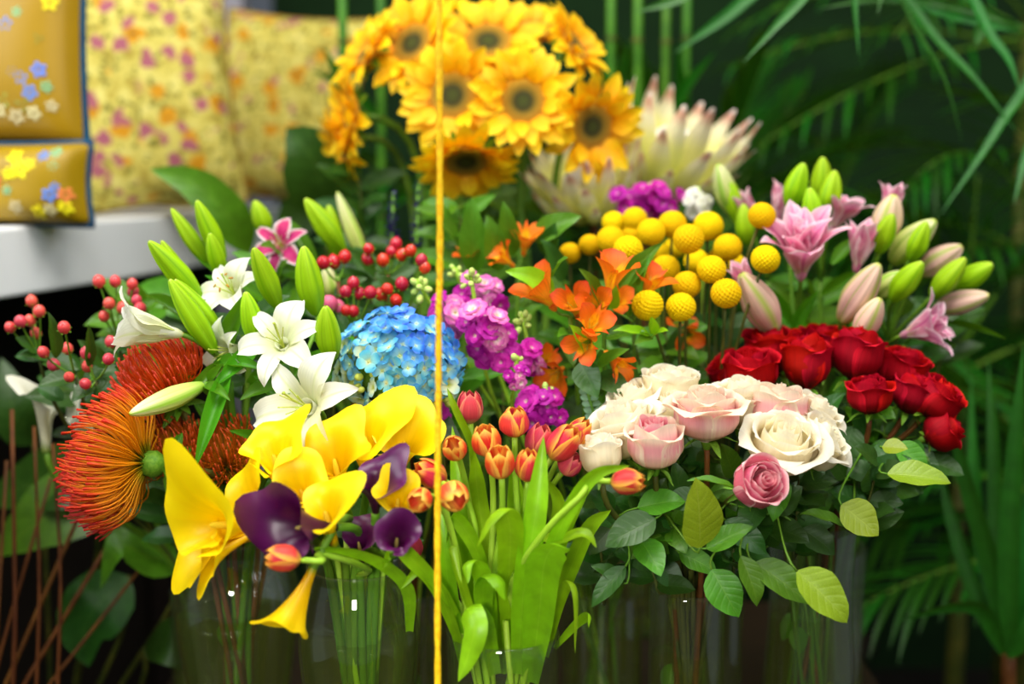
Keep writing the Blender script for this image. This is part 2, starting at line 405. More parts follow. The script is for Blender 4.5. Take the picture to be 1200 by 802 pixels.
PR = {
    'sun': [(0, .35), (.25, .8), (.5, 1), (.72, .86), (.9, .42), (1, .03)],
    'lance': [(0, .25), (.15, .7), (.35, 1), (.6, .85), (.85, .4), (1, .02)],
    'lily': [(0, .22), (.2, .55), (.45, 1), (.65, .94), (.85, .52), (1, .03)],
    'ovate': [(0, .08), (.08, .5), (.2, .85), (.38, 1), (.6, .88), (.82, .5), (.94, .2), (1, .01)],
    'strap': [(0, .45), (.2, .8), (.5, 1), (.75, .82), (.92, .4), (1, .02)],
    'round': [(0, .2), (.25, .7), (.55, 1), (.8, .95), (.94, .62), (1, .12)],
    'spat': [(0, .2), (.3, .4), (.55, .8), (.75, 1), (.9, .75), (1, .12)],
    'bract': [(0, .5), (.3, .9), (.55, 1), (.75, .7), (.9, .35), (.97, .28), (1, .12)],
    'palm': [(0, .35), (.12, .9), (.35, 1), (.7, .7), (1, .02)],
}


def prof(p, v):
    a = PR[p] if isinstance(p, str) else p
    return np.interp(v, [x[0] for x in a], [x[1] for x in a])


def blade_data(L, W, p, ang, cup=0.0, fold=0.0, ruf=0.0, rf=3.0, tw=0.0, nu=5, nv=10, ph=0.0, side=0.0):
    v = np.linspace(0, 1, nv)
    a = np.radians(np.interp(v, np.linspace(0, 1, len(ang)), ang))
    am = (a[1:] + a[:-1]) / 2
    ds = L / (nv - 1)
    r = np.concatenate([[0], np.cumsum(np.sin(am) * ds)])
    z = np.concatenate([[0], np.cumsum(np.cos(am) * ds)])
    w = W / 2 * prof(p, v)
    V, U = [], []
    for i in range(nv):
        for j in range(nu):
            u = -1 + 2 * j / (nu - 1)
            h = cup * w[i] * u * u + fold * w[i] * abs(u) + ruf * W * math.sin(rf * 2 * PI * v[i] + ph + (1.9 if u > 0 else 0)) * u * u * min(1, v[i] * 3)
            x = u * w[i]
            t = tw * v[i]
            xx, hh = x * math.cos(t) - h * math.sin(t), x * math.sin(t) + h * math.cos(t)
            V.append((xx + side * L * v[i] ** 2, r[i] - math.cos(a[i]) * hh, z[i] + math.sin(a[i]) * hh))
            U.append(((u + 1) / 2, v[i]))
    return V, grid_faces(nv, nu), U


def blade(name, mat, *a, **k):
    V, F, U = blade_data(*a, **k)
    return mk(name, V, F, U, M[mat])


def shell_data(Rr, H, rp, hp, drop=0.1, nu=7, nv=10, zp=1.0, ruf=0.0, ph=0.0, roll=0.0, wob=0.0):
    V, U = [], []
    for i in range(nv):
        v = i / (nv - 1)
        r0, hf = Rr * float(prof(rp, v)), math.radians(float(prof(hp, v)))
        for j in range(nu):
            u = -1 + 2 * j / (nu - 1)
            e = max(0, (v - 0.72) / 0.28)
            r = r0 + roll * Rr * e * e * (0.75 + 0.3 * u * u) + ruf * Rr * math.sin(u * 5 + ph) * e + wob * Rr * math.sin(u * 2.3 + ph * 2) * v
            z = H * v ** zp - H * drop * u * u * v - roll * Rr * 0.6 * e ** 3 * (0.6 + 0.5 * u * u)
            f = u * hf
            V.append((r * math.sin(f), r * math.cos(f), z))
            U.append(((u + 1) / 2, v))
    return V, grid_faces(nv, nu), U


def tube_data(pts, rad, sides=7, caps=True):
    pts = [Vector(p) for p in pts]
    n = len(pts)
    if not hasattr(rad, '__len__'):
        rad = [rad] * n
    elif len(rad) != n:
        rad = list(np.interp(np.linspace(0, 1, n), np.linspace(0, 1, len(rad)), rad))
    V, U, F = [], [], []
    prev = None
    for i in range(n):
        t = (pts[min(i + 1, n - 1)] - pts[max(i - 1, 0)])
        t = t.normalized() if t.length > 1e-9 else Vector((0, 0, 1))
        x = t.orthogonal() if prev is None else prev - t * prev.dot(t)
        x.normalize()
        prev = x
        y = t.cross(x)
        for j in range(sides):
            a = 2 * PI * j / sides
            V.append(pts[i] + (x * math.cos(a) + y * math.sin(a)) * rad[i])
            U.append((j / sides, i / (n - 1)))
    F = grid_faces(n, sides, True)
    if caps:
        F.append(tuple(range(sides - 1, -1, -1)))
        F.append(tuple((n - 1) * sides + j for j in range(sides)))
    return V, F, U


def bez(a, b, c, d, n):
    o = []
    for i in range(n):
        t = i / (n - 1)
        o.append(a * (1 - t) ** 3 + b * 3 * t * (1 - t) ** 2 + c * 3 * t * t * (1 - t) + d * t ** 3)
    return o


def catmull(pts, n):
    pts = [Vector(p) for p in pts]
    if len(pts) == 2:
        return [pts[0].lerp(pts[1], i / (n - 1)) for i in range(n)]
    P = [pts[0] * 2 - pts[1]] + pts + [pts[-1] * 2 - pts[-2]]
    o = []
    for i in range(n):
        s = i / (n - 1) * (len(pts) - 1)
        k = min(int(s), len(pts) - 2)
        t = s - k
        p0, p1, p2, p3 = P[k], P[k + 1], P[k + 2], P[k + 3]
        o.append(0.5 * (2 * p1 + (p2 - p0) * t + (2 * p0 - 5 * p1 + 4 * p2 - p3) * t * t + (3 * p1 - p0 - 3 * p2 + p3) * t ** 3))
    return o


def path_blade_data(pts, W, p='strap', facing=None, fold=0.25, nu=5, n=16):
    C = catmull(pts, n)
    V, U = [], []
    prev = None
    for i, c in enumerate(C):
        v = i / (n - 1)
        t = (C[min(i + 1, n - 1)] - C[max(i - 1, 0)]).normalized()
        if prev is None:
            f = facing if facing is not None else (Vector((0, 0, CAM_Z)) - c) + Vector((0, 0, .5))
            sd = t.cross(f).normalized()
        else:
            sd = (prev - t * prev.dot(t)).normalized()
        prev = sd
        nr = sd.cross(t)
        w = W / 2 * float(prof(p, v))
        for j in range(nu):
            u = -1 + 2 * j / (nu - 1)
            V.append(c + sd * (u * w) + nr * (fold * w * u * u))
            U.append(((u + 1) / 2, v))
    return V, grid_faces(n, nu), U


def lathe_data(profile, seg=40, lobes=None):
    V, U = [], []
    n = len(profile)
    for i, (r, z) in enumerate(profile):
        for j in range(seg):
            a = 2 * PI * j / seg
            k = lobes(a, i / (n - 1)) if lobes else 1
            V.append((r * k * math.cos(a), r * k * math.sin(a), z))
            U.append((j / seg, i / (n - 1)))
    return V, grid_faces(n, seg, True), U


def ball_data(rx_, rz_, seg=12, ring=8, tip=0.0):
    pr = []
    for i in range(ring + 1):
        a = PI * i / ring
        pr.append((max(1e-4, rx_ * math.sin(a)), -rz_ * math.cos(a) + (tip * rz_ if i == ring else 0)))
    return lathe_data(pr, seg)


def box_data(x0, x1, y0, y1, z0, z1):
    V = [(x, y, z) for z in (z0, z1) for y in (y0, y1) for x in (x0, x1)]
    F = [(0, 2, 3, 1), (4, 5, 7, 6), (0, 1, 5, 4), (2, 6, 7, 3), (0, 4, 6, 2), (1, 3, 7, 5)]
    return V, F, [(0, 0)] * 8


# ------------------------------------------------------------------ things and parts
WM = {}


def thing(name, label, cat, loc, group=None):
    o = bpy.data.objects.new(name, None)
    o.empty_display_size = 0.02
    o.location = loc
    o['label'] = label
    o['category'] = cat
    if group:
        o['group'] = group
    COL.objects.link(o)
    WM[o.name] = Matrix.Translation(Vector(loc))
    return o


def part(name, me, parent, world=None, label=None, stuff=False):
    """a mesh under its thing; world = where it stands (None: the mesh is already in world coordinates)"""
    o = bpy.data.objects.new(name, me)
    w = world if world is not None else Matrix.Identity(4)
    COL.objects.link(o)
    o.parent = parent
    o.matrix_basis = WM[parent.name].inverted() @ w
    WM[o.name] = w
    if label:
        o['label'] = label
    if stuff:
        o['kind'] = 'stuff'
    return o


def single(name, me, label, cat, world=None, group=None, kind=None):
    o = bpy.data.objects.new(name, me)
    if world is not None:
        o.matrix_world = world
    COL.objects.link(o)
    WM[o.name] = world if world is not None else Matrix.Identity(4)
    if kind:
        o['kind'] = kind
    if label:
        o['label'] = label
    if cat:
        o['category'] = cat
    if group:
        o['group'] = group
    return o


def tube_part(name, pts, rad, mat, parent, sides=7, label=None):
    V, F, U = tube_data(pts, rad, sides)
    c = Vector(pts[0])
    return part(name, mk(name, [v - c for v in V], F, U, M[mat]), parent, tr(c), label)


def leaf_part(parent, base, tip, W, mat, shape='leaf_mesh', n=None, roll=0.0, name='leaf', label=None):
    base, tip = Vector(base), Vector(tip)
    y = tip - base
    L = y.length
    y.normalize()
    if n is None:
        n = (Vector((0, 0, CAM_Z)) - base).normalized() + Vector((R.uniform(-.3, .3), 0, .7 + R.uniform(-.3, .3)))
    n = Vector(n)
    n = (n - y * n.dot(y)).normalized()
    x = y.cross(n)
    Mx = Matrix((x * W, y * L, n * L)).transposed().to_4x4()
    Mx.translation = base
    if roll:
        Mx = Mx @ Matrix.Rotation(roll, 4, 'Y')
    return part(name, leaf_mesh(mat, shape), parent, Mx, label)


_LM = {}


def leaf_mesh(mat, shape):
    lst = _LM.get((mat, shape))
    if lst is None:
        lst = []
        for k in range(3):
            if shape == 'lily':
                lst.append(blade('leaf', mat, 1, 1, 'lance', [78, 88, 98 + 8 * k], cup=0.25, ruf=0.01, rf=1.2, ph=k, nu=5, nv=10))
            elif shape == 'rounded':
                lst.append(blade('leaf', mat, 1, 1, 'round', [85, 90, 98], cup=0.2, nu=5, nv=8))
            else:
                lst.append(blade('leaf', mat, 1, 1, 'ovate', [82, 88, 94, 104 + 8 * k], cup=0.0, fold=0.16, ruf=0.015, rf=2.3, ph=k * 2, nu=7, nv=12))
        _LM[(mat, shape)] = lst
    return R.choice(lst)


def blade_part(parent, pix, W, mat, p='strap', fold=0.25, name='leaf', facing=None, n=16, label=None):
    pts = [at(*q) for q in pix]
    V, F, U = path_blade_data(pts, m(W, pix[len(pix) // 2][2]), p, facing, fold, n=n)
    c = pts[0]
    return part(name, mk(name, [v - c for v in V], F, U, M[mat]), parent, tr(c), label)

# ------------------------------------------------------------------ the setting
def slab(name, x0, x1, y0, y1, z0, z1, mat):
    V, F, U = box_data(x0, x1, y0, y1, z0, z1)
    o = single(name, mk(name, V, F, U, M[mat], smooth=False), None, None)
    o['kind'] = 'structure'
    return o


slab('floor', -2.6, 2.6, -1.0, 4.2, -0.80, -0.75, 'floor')
slab('ceiling', -2.6, 2.6, -1.0, 4.2, 2.70, 2.75, 'ceiling')
slab('wall_back', -0.66, 2.6, 4.0, 4.1, -0.75, 2.70, 'wall_shade')
slab('wall_left', -2.6, -0.66, 3.55, 3.65, -0.75, 2.70, 'wall')

# long display table under the vases
t = thing('display_table', 'dark wooden display table under the row of glass vases', 'table', (0, 1.7, -0.75))
part('tabletop', mk('tabletop', *box_data(-0.47, 0.50, 1.22, 2.24, -0.035, 0.0), M['table'], False), t)
for sx in (-0.43, 0.46):
    for sy in (1.27, 2.19):
        part('leg', mk('leg', *box_data(sx - .03, sx + .03, sy - .03, sy + .03, -0.75, -0.035), M['table'], False), t)

# white bench at left: its front face runs away from the camera
BA = Vector((-0.70, 1.95, 0))
bd = Vector((0.10, 0.49, 0)).normalized()
bn = Vector((-bd.y, bd.x, 0))
t = thing('bench', 'white painted bench holding the patterned cushions', 'bench', (-0.95, 2.5, -0.75))
BM = Matrix((bd, bn, Vector((0, 0, 1)))).transposed().to_4x4()
BM.translation = BA
b = bpy.data.meshes.new('seat')
V, F, U = box_data(-0.55, 1.12, 0, 0.62, 0.520, 0.618)
seat = part('seat', mk('seat', V, F, U, M['bench'], False), t, BM)
md = seat.modifiers.new('edge', 'BEVEL')
md.width = 0.006
md.segments = 3
part('shade_panel', mk('shade_panel', *box_data(-0.54, 1.11, 0.30, 0.33, -0.748, 0.52), M['seat_shade'], False), t, BM, 'dark sheet added for the shade under the seat')  # added sheet so the gap under the seat reads as shade
for lx in (-0.48, 1.02):
    part('leg', mk('leg', *box_data(lx - .03, lx + .03, 0.14, 0.28, -0.75, 0.52), M['seat_shade'], False), t, BM)  # legs take the same shade colour so they sink into the gap


def pillow_mesh(mat, wd, ht, th, n=22, seed=0):
    rr = random.Random(seed)
    V, U, F = [], [], []
    for s in (1, -1):
        o = len(V)
        for i in range(n + 1):
            for j in range(n + 1):
                x, y = -1 + 2 * j / n, -1 + 2 * i / n
                px = x * (1 - 0.055 * (1 - y * y))
                py = y * (1 - 0.055 * (1 - x * x))
                h = max(0, (1 - x ** 4) * (1 - y ** 4)) ** 0.5
                h *= 1 + 0.06 * math.sin(3.1 * x + seed) * math.sin(2.7 * y + seed * 2)
                V.append((px * wd / 2, -s * h * th / 2, py * ht / 2))
                U.append(((x + 1) / 2, (y + 1) / 2))
        for f in grid_faces(n + 1, n + 1, False, o):
            F.append(f if s > 0 else f[::-1])
    return mk('cover', V, F, U, M[mat])


def edge_pts(wd, ht, n=14):
    P = []
    for k in range(4):
        for i in range(n):
            a = -1 + 2 * i / n
            x, y = ((a, -1), (1, a), (-a, 1), (-1, -a))[k]
            P.append(Vector((x * (1 - .055 * (1 - y * y)) * wd / 2, 0, y * (1 - .055 * (1 - x * x)) * ht / 2)))
    return P + [P[0]]


def pillow_surf(x, y, wd, ht, th):
    h = max(0, (1 - x ** 4) * (1 - y ** 4)) ** 0.5
    return Vector((x * (1 - .055 * (1 - y * y)) * wd / 2, -h * th / 2 - 0.0012, y * (1 - .055 * (1 - x * x)) * ht / 2))


def cushion(label, mat, trim, loc, yaw, pitch, roll, wd, ht, th, seed, trimr=0.004, group=None):
    Mx = tr(loc) @ Matrix.Rotation(yaw, 4, 'Z') @ Matrix.Rotation(pitch, 4, 'X') @ Matrix.Rotation(roll, 4, 'Y') @ tr(0, 0, ht / 2)
    t = thing('cushion', label, 'cushion', loc, group)
    part('cover', pillow_mesh(mat, wd, ht, th, seed=seed), t, Mx)
    V, F, U = tube_data(edge_pts(wd, ht), trimr, 6, False)
    part('piping', mk('piping', V, F, U, M[trim]), t, Mx, 'teal piping along the seam' if trim == 'teal' else None)
    return t, Mx, (wd, ht, th)


def motif(t, Mx, dims, px, py, size, kind):
    """an embroidered sprig sewn on the cushion: petals round a centre, slightly proud of the satin"""
    wd, ht, th = dims
    B = Bag()
    n = 5 if kind != 'sage' else 3
    for k in range(n):
        a = 2 * PI * k / n + px * 7
        c = (px + math.cos(a) * size * 1.25 / wd, py + math.sin(a) * size * 1.25 / ht)
        ring = []
        for q in range(10):
            b_ = 2 * PI * q / 10
            e, f = math.cos(b_) * size * 0.40, math.sin(b_) * size * (0.30 if kind != 'sage' else 0.18)
            ex = e * math.cos(a) - f * math.sin(a)
            ey = e * math.sin(a) + f * math.cos(a)
            ring.append(pillow_surf(max(-.98, min(.98, c[0] + ex / wd * 2)), max(-.98, min(.98, c[1] + ey / ht * 2)), wd, ht, th))
        mid = pillow_surf(max(-.98, min(.98, c[0])), max(-.98, min(.98, c[1])), wd, ht, th) + Vector((0, -0.002, 0))
        B.add([mid] + ring, [(0, 1 + q, 1 + (q + 1) % 10) for q in range(10)], [(0, 0)] * 11)
    part('embroidered_sprig', B.mesh('embroidered_sprig', M['emb_' + kind]), t, Mx)


# golden satin cushions, one above the other, at the near end of the bench
G1 = cushion('golden satin cushion with blue sprigs, upper of the two at left edge', 'gold', 'teal', at(-8, 176, 2.02) + Vector((0, .06, 0)), -0.15, -0.06, 0.0, 0.245, 0.30, 0.10, 1, 0.006, 'golden satin cushions')
G2 = cushion('golden satin cushion with yellow and orange flowers, lying lowest on the white bench', 'gold', 'teal', at(-8, 266, 1.99) + Vector((0, .06, 0)), -0.12, -0.05, 0.0, 0.255, 0.118, 0.11, 2, 0.005, 'golden satin cushions')
for px, py, s_, k_ in ((.40, -.36, .011, 'blue'), (.62, -.28, .012, 'blue'), (.50, -.50, .012, 'blue'), (.30, -.30, .009, 'blue'), (.22, .16, .012, 'blue'), (.36, 1 - .05, .012, 'blue'), (.62, .93, .012, 'blue'),
                       (.75, .36, .012, 'lemon'), (.86, .72, .011, 'coral'), (.86, .50, .009, 'coral'), (.86, .9, .010, 'coral'), (.16, -.58, .013, 'sage'), (.40, -.62, .012, 'sage'), (.62, .02, .008, 'sage'),
                       (.08, -.68, .012, 'silver'), (.30, -.74, .012, 'silver'), (.52, -.70, .011, 'silver'), (.74, -.62, .009, 'silver'), (.18, .52, .01, 'silver'), (.7, -.44, .009, 'mint'), (.36, .28, .008, 'mint')):
    motif(*G1, px, py, s_, k_)
for px, py, s_, k_ in ((.30, .62, .012, 'lemon'), (.38, .30, .013, 'lemon'), (.24, .22, .010, 'lemon'), (.48, .44, .010, 'lemon'), (.62, .66, .008, 'blue'), (.74, .74, .008, 'mint'), (.74, .40, .008, 'mint'),
                       (.70, -.30, .011, 'blue'), (.76, -.10, .007, 'blue'), (.86, -.28, .011, 'coral'), (.06, .0, .012, 'coral'), (.30, -.60, .010, 'silver'), (.55, -.72, .010, 'lemon'), (.68, -.66, .009, 'silver'), (.84, -.6, .010, 'lemon'),
                       (.22, -.2, .007, 'mint')):
    motif(*G2, px, py, s_, k_)
cushion('pale yellow chintz cushion with pink roses, tall one standing beside the golden cushions', 'chintz_a', 'olive_trim', at(183, 246, 2.42) + Vector((0, 0.02, 0)), 0.12, -0.14, -0.10, 0.30, 0.40, 0.12, 3, 0.003, 'floral chintz cushions')
cushion('pale yellow chintz cushion, second from the golden ones, behind the sunflower bunch', 'chintz_b', 'olive_trim', at(318, 238, 2.74) + Vector((0, 0.03, 0)), -0.25, -0.16, 0.10, 0.30, 0.37, 0.12, 4, 0.003, 'floral chintz cushions')
cushion('chintz cushion in shade, mostly hidden behind the tall floral one', 'chintz_a', 'olive_trim', at(118, 246, 2.72) + Vector((-0.02, 0.06, 0)), 0.35, -0.12, 0.0, 0.36, 0.385, 0.12, 5, 0.003, 'floral chintz cushions')


# ------------------------------------------------------------------ vases
VZ = {}


def vase(key, label, px, Y, rim_py, prof_px, water=0.6, label_water=None, seg=44, group='clear glass vases'):
    """prof_px: list of (radius in pixels, share of the height) from foot to rim"""
    c = at(px, 401, Y)
    H = at(px, rim_py, Y).z
    pr = [(m(r, Y), h * H) for r, h in prof_px]
    hs = np.linspace(0, 1, 26)
    # smooth outline
    C = catmull([Vector((r, 0, z)) for r, z in pr], 34)
    out = [(max(0.004, p.x), p.z) for p in C]
    th = 0.0028
    t = thing('vase', label, 'vase', (c.x, Y, 0.0), group)
    prof_ = [(0.001, 0.0)] + out + [(out[-1][0] - th * .5, out[-1][1] + 0.0015)] + [(r - th, max(z, 0.008)) for r, z in reversed(out)] + [(0.001, 0.008)]
    V, F, U = lathe_data(prof_, seg)
    part('glass_body', mk('glass_body', V, F, U, M['glass']), t, tr(c.x, Y, 0.0005))
    zw = water * H
    wp = [(0.001, 0.0095)] + [(r - th - .0006, max(z, .0095)) for r, z in out if z < zw]
    wp += [(wp[-1][0], zw), (0.001, zw)]
    V, F, U = lathe_data(wp, seg)
    part('water', mk('water', V, F, U, M['water']), t, tr(c.x, Y, 0.0005))
    VZ[key] = (Vector((c.x, Y, 0.0)), H, min(r for r, z in out[len(out) // 2:]), min(r for r, z in out))
    return t


vase('tulip', 'clear cylinder vase full of tulip leaves and stems', 589, 1.38, 742, [(60, 0), (64, .1), (67, .5), (69, 1)], 0.72)
vase('calla', 'round shouldered glass vase holding the calla lilies', 416, 1.42, 664, [(40, 0), (46, .05), (58, .3), (71, .62), (73, .76), (66, .88), (60, .95), (63, 1)], 0.74)
vase('lily', 'bulbous dark glass vase behind the hanging calla, brown stems inside', 270, 1.56, 628, [(42, 0), (48, .05), (62, .35), (76, .68), (74, .82), (62, .93), (64, 1)], 0.68)
vase('white', 'narrow straight glass vase below the cream roses', 810, 1.50, 690, [(44, 0), (46, .1), (46, .6), (46, 1)], 0.7)
vase('red', 'waisted glass vase packed with rose stems at right', 958, 1.58, 612, [(56, 0), (58, .2), (55, .42), (51, .6), (50, .8), (54, 1)], 0.62)
vase('alstro', 'dim glass vase standing back between the tulips and cream roses', 708, 1.74, 690, [(46, 0), (50, .1), (50, .6), (50, 1)], 0.7)
vase('mid', 'glass vase standing behind the calla vase', 478, 1.70, 690, [(44, 0), (48, .1), (46, .6), (48, 1)], 0.7)
vase('sun', 'back row glass vase under the sunflowers', 566, 1.98, 640, [(44, 0), (48, .1), (46, .6), (48, 1)], 0.7)
vase('pinklily', 'back row glass vase behind the red rose vase', 975, 1.84, 640, [(44, 0), (48, .1), (46, .6), (48, 1)], 0.7)
vase('billy', 'glass vase under the yellow billy buttons', 838, 1.76, 660, [(38, 0), (40, .1), (40, .6), (42, 1)], 0.7)
vase('protea', 'back row glass vase under the pale proteas', 745, 2.10, 650, [(40, 0), (42, .1), (42, .6), (44, 1)], 0.7)
vase('pin', 'dark glass vase far back at left, under the orange pincushions', 236, 1.80, 690, [(44, 0), (46, .1), (46, .6), (46, 1)], 0.7)


def stem_pts(key, H, d, slack=0.3, n=16, up=0.45, below=True):
    c, zr, rin, rb = VZ[key]
    d = Vector(d).normalized()
    off = Vector((H.x - c.x, H.y - c.y, 0))
    k = min(1.0, off.length / 0.10)
    u = off.normalized() * k if off.length > 1e-6 else Vector((0, 0, 0))
    jit = Vector((R.uniform(-1, 1), R.uniform(-1, 1), 0)) * 0.28
    w = (u * 0.75 + jit)
    if w.length > 0.88:
        w = w.normalized() * 0.88
    mouth = c + w * (rin - 0.007) + Vector((0, 0, zr))
    w2 = (u * -0.5 + jit)
    if w2.length > 0.85:
        w2 = w2.normalized() * 0.85
    base = c + w2 * (rb - 0.01) + Vector((0, 0, 0.014))
    t0 = (mouth - base).normalized()
    L = (H - mouth).length
    top = bez(mouth, mouth + t0 * L * up, H - d * L * slack, H, n)
    low = [base.lerp(mouth, i / 4) for i in range(4)]
    return low + top


# ------------------------------------------------------------------ sunflowers
SUNP = [blade('petal', 'sun_petal', 1, .40, 'sun', a, cup=c, fold=f, ruf=.03, rf=1.4, ph=p, nu=5, nv=9, side=s) for a, c, f, p, s in
        (([62, 80, 92, 96], .25, .0, 0, .03), ([58, 70, 78, 70], .3, .05, 1, -.04), ([66, 88, 104, 118], .15, .05, 2, .05), ([56, 66, 70, 84], .35, .0, 3, -.02))]
SEPAL = blade('sepal', 'sepal', 1, .42, 'ovate', [80, 100, 118, 100], cup=.2, nu=5, nv=8)
V, F, U = lathe_data([(.0001, .12), (.1, .122), (.25, .115), (.42, .10), (.5, .125), (.62, .15), (.78, .13), (.92, .06), (1.0, -.02), (.75, -.16), (.3, -.32), (.12, -.42)], 30)
# v of the visible face = radius
U = [(u, min(1, math.hypot(p[0], p[1]))) for (u, v), p in zip(U, V)]
SUND = mk('disc', V, F, U, M['sun_disc'])


def sunflower(px, py, Y, rpx, d, label, key='sun', disc=0.46):
    C = at(px, py, Y)
    Rr = m(rpx, Y)
    d = iv(*d)
    Fm = frame(C, d)
    rd = Rr * disc
    P = stem_pts(key, C - d * rd * .4, d, slack=.28)
    t = thing('sunflower', label, 'sunflower', P[0], 'sunflowers in the tall bunch')
    tube_part('stem', P, [.006, .0055, .005, .0055], 'stem', t)
    part('disc', SUND, t, Fm @ sc(rd))
    for whorl, (n, a0, ls, zz) in enumerate(((15, 0, 1.0, -.04), (13, .12, .92, .03), (9, .05, .7, .08))):
        for i in range(n):
            a = 2 * PI * i / n + a0 + R.uniform(-.09, .09)
            L = (Rr - rd * .82) * ls * R.uniform(.88, 1.1)
            w = R.uniform(1.05, 1.35) * (.034 / .40 * .5) / L * Rr / .07
            part('petal', R.choice(SUNP), t, Fm @ rz(a) @ tr(0, rd * (.86 - .05 * whorl), rd * zz) @ rx(R.uniform(-.14, .14) - whorl * -.16) @ sc(L * w, L, L))
    for i in range(9):
        part('sepal', SEPAL, t, Fm @ rz(i * 2 * PI / 9 + R.uniform(-.1, .1)) @ tr(0, rd * .6, -rd * .2) @ sc(Rr * .42))
    for k in (9, 13):
        q = P[k]
        a = R.uniform(0, 2 * PI)
        leaf_part(t, q, q + Vector((math.cos(a), math.sin(a) * .6, R.uniform(-.1, .6))).normalized() * R.uniform(.05, .075), .034, 'leaf')
    return t


sunflower(531, 112, 1.92, 70, (-.22, -.05, .97), 'sunflower with a dark green eye, front left one just behind the cord')
sunflower(613, 119, 1.90, 66, (.02, -.02, 1), 'sunflower facing straight out, round green eye, front centre of the bunch')
sunflower(693, 148, 1.92, 66, (.42, -.28, .85), 'sunflower turned right and down, in front of the pale protea')
sunflower(546, 188, 1.90, 66, (.05, -.85, .5), 'sunflower nodding downwards, lowest of the bunch')
sunflower(484, 52, 1.98, 66, (-.42, .3, .8), 'sunflower tilted up left at the top beside the cord')
sunflower(572, 50, 1.99, 70, (.0, .5, .8), 'sunflower looking upward, top centre of the bunch')
sunflower(672, 54, 1.99, 58, (.72, .45, .4), 'sunflower turned away to the right, at the top right of the bunch')
sunflower(412, 135, 1.98, 58, (-.88, -.05, .35), 'sunflower seen edge on, leftmost and facing the cushions')
sunflower(432, 62, 2.00, 58, (-.75, .5, .4), 'sunflower seen from its side, upper left shoulder of the bunch')
sunflower(402, 172, 2.02, 48, (-.8, -.45, .3), 'small sunflower drooping left under the edge on one')
sunflower(625, 36, 2.08, 56, (.15, .75, .5), 'sunflower mostly hidden at the back of the bunch top')
sunflower(505, 22, 2.08, 52, (-.2, .8, .4), 'sunflower hidden at the back, behind the cord top')

# ------------------------------------------------------------------ proteas
BRACT = [blade('bract', 'bract', 1, .25, 'bract', [58, 40, 26, 14, s], cup=.5, nu=5, nv=11, side=q) for s, q in ((8, 0), (22, .02), (0, -.02))]


def protea(px, py, Y, Lpx, d, label, key='protea'):
    B = at(px, py, Y)
    L = m(Lpx, Y)
    d = iv(*d)
    Fm = frame(B, d)
    P = stem_pts(key, B, d)
    t = thing('protea', label, 'protea', P[0], 'pale king proteas')
    tube_part('stem', P, .006, 'brown_stem', t)
    V, F, U = lathe_data([(.02, 0), (.16, .08), (.24, .22), (.26, .36), (.22, .50), (.12, .60), (.001, .64)], 24)
    part('flower_cone', mk('flower_cone', V, F, U, M['floss']), t, Fm @ sc(L))
    for n, ls, r0, tilt in ((14, 1.0, .10, 0), (13, .86, .12, -.18), (12, .62, .13, -.34), (9, .36, .10, -.5)):
        for i in range(n):
            a = 2 * PI * i / n + R.uniform(-.1, .1) + n
            part('bract', R.choice(BRACT), t, Fm @ rz(a) @ tr(0, L * r0, 0) @ rx(tilt + R.uniform(-.07, .07)) @ sc(L * ls * R.uniform(.94, 1.06)))


protea(768, 232, 2.08, 140, (.30, .88, .3), 'pale open protea with pink tipped bracts, right of the sunflowers')
protea(694, 256, 2.02, 112, (-.2, .80, .5), 'pale protea tucked under the right hand sunflowers')

# ------------------------------------------------------------------ billy buttons
def ball_mesh():
    N = 210
    i = np.arange(N) + .5
    ph = np.arccos(1 - 2 * i / N)
    th = PI * (1 + 5 ** .5) * i
    S = np.stack([np.sin(ph) * np.cos(th), np.sin(ph) * np.sin(th), np.cos(ph)], 1)
    import bmesh
    bm = bmesh.new()
    bmesh.ops.create_icosphere(bm, subdivisions=5, radius=1)
    me = bpy.data.meshes.new('flower_ball')
    bm.to_mesh(me)
    bm.free()
    co = np.empty(len(me.vertices) * 3)
    me.vertices.foreach_get('co', co)
    co = co.reshape(-1, 3)
    co /= np.linalg.norm(co, axis=1)[:, None]
    D = np.arccos(np.clip((co @ S.T).max(1), -1, 1))
    h = np.sqrt(np.clip(1 - (D / .142) ** 2, 0, 1))
    co = co * (0.87 + .14 * h)[:, None]
    co[:, 2] *= .95
    me.vertices.foreach_set('co', co.ravel())
    me.polygons.foreach_set('use_smooth', [True] * len(me.polygons))
    me.materials.append(M['ball'])
    return me


BALL = ball_mesh()


def billy(px, py, Y, r, label, d=(0, .9, .4)):
    C = at(px, py, Y)
    d = iv(*d)
    rr = m(r, Y)
    P = stem_pts('billy', C - d * rr * .8, d, slack=.4)
    t = thing('billy_button', label, 'billy button', P[0], 'yellow billy buttons')
    tube_part('stem', P, .0018, 'dark_stem', t, 6)
    part('flower_ball', BALL, t, frame(C, d, None, rr))


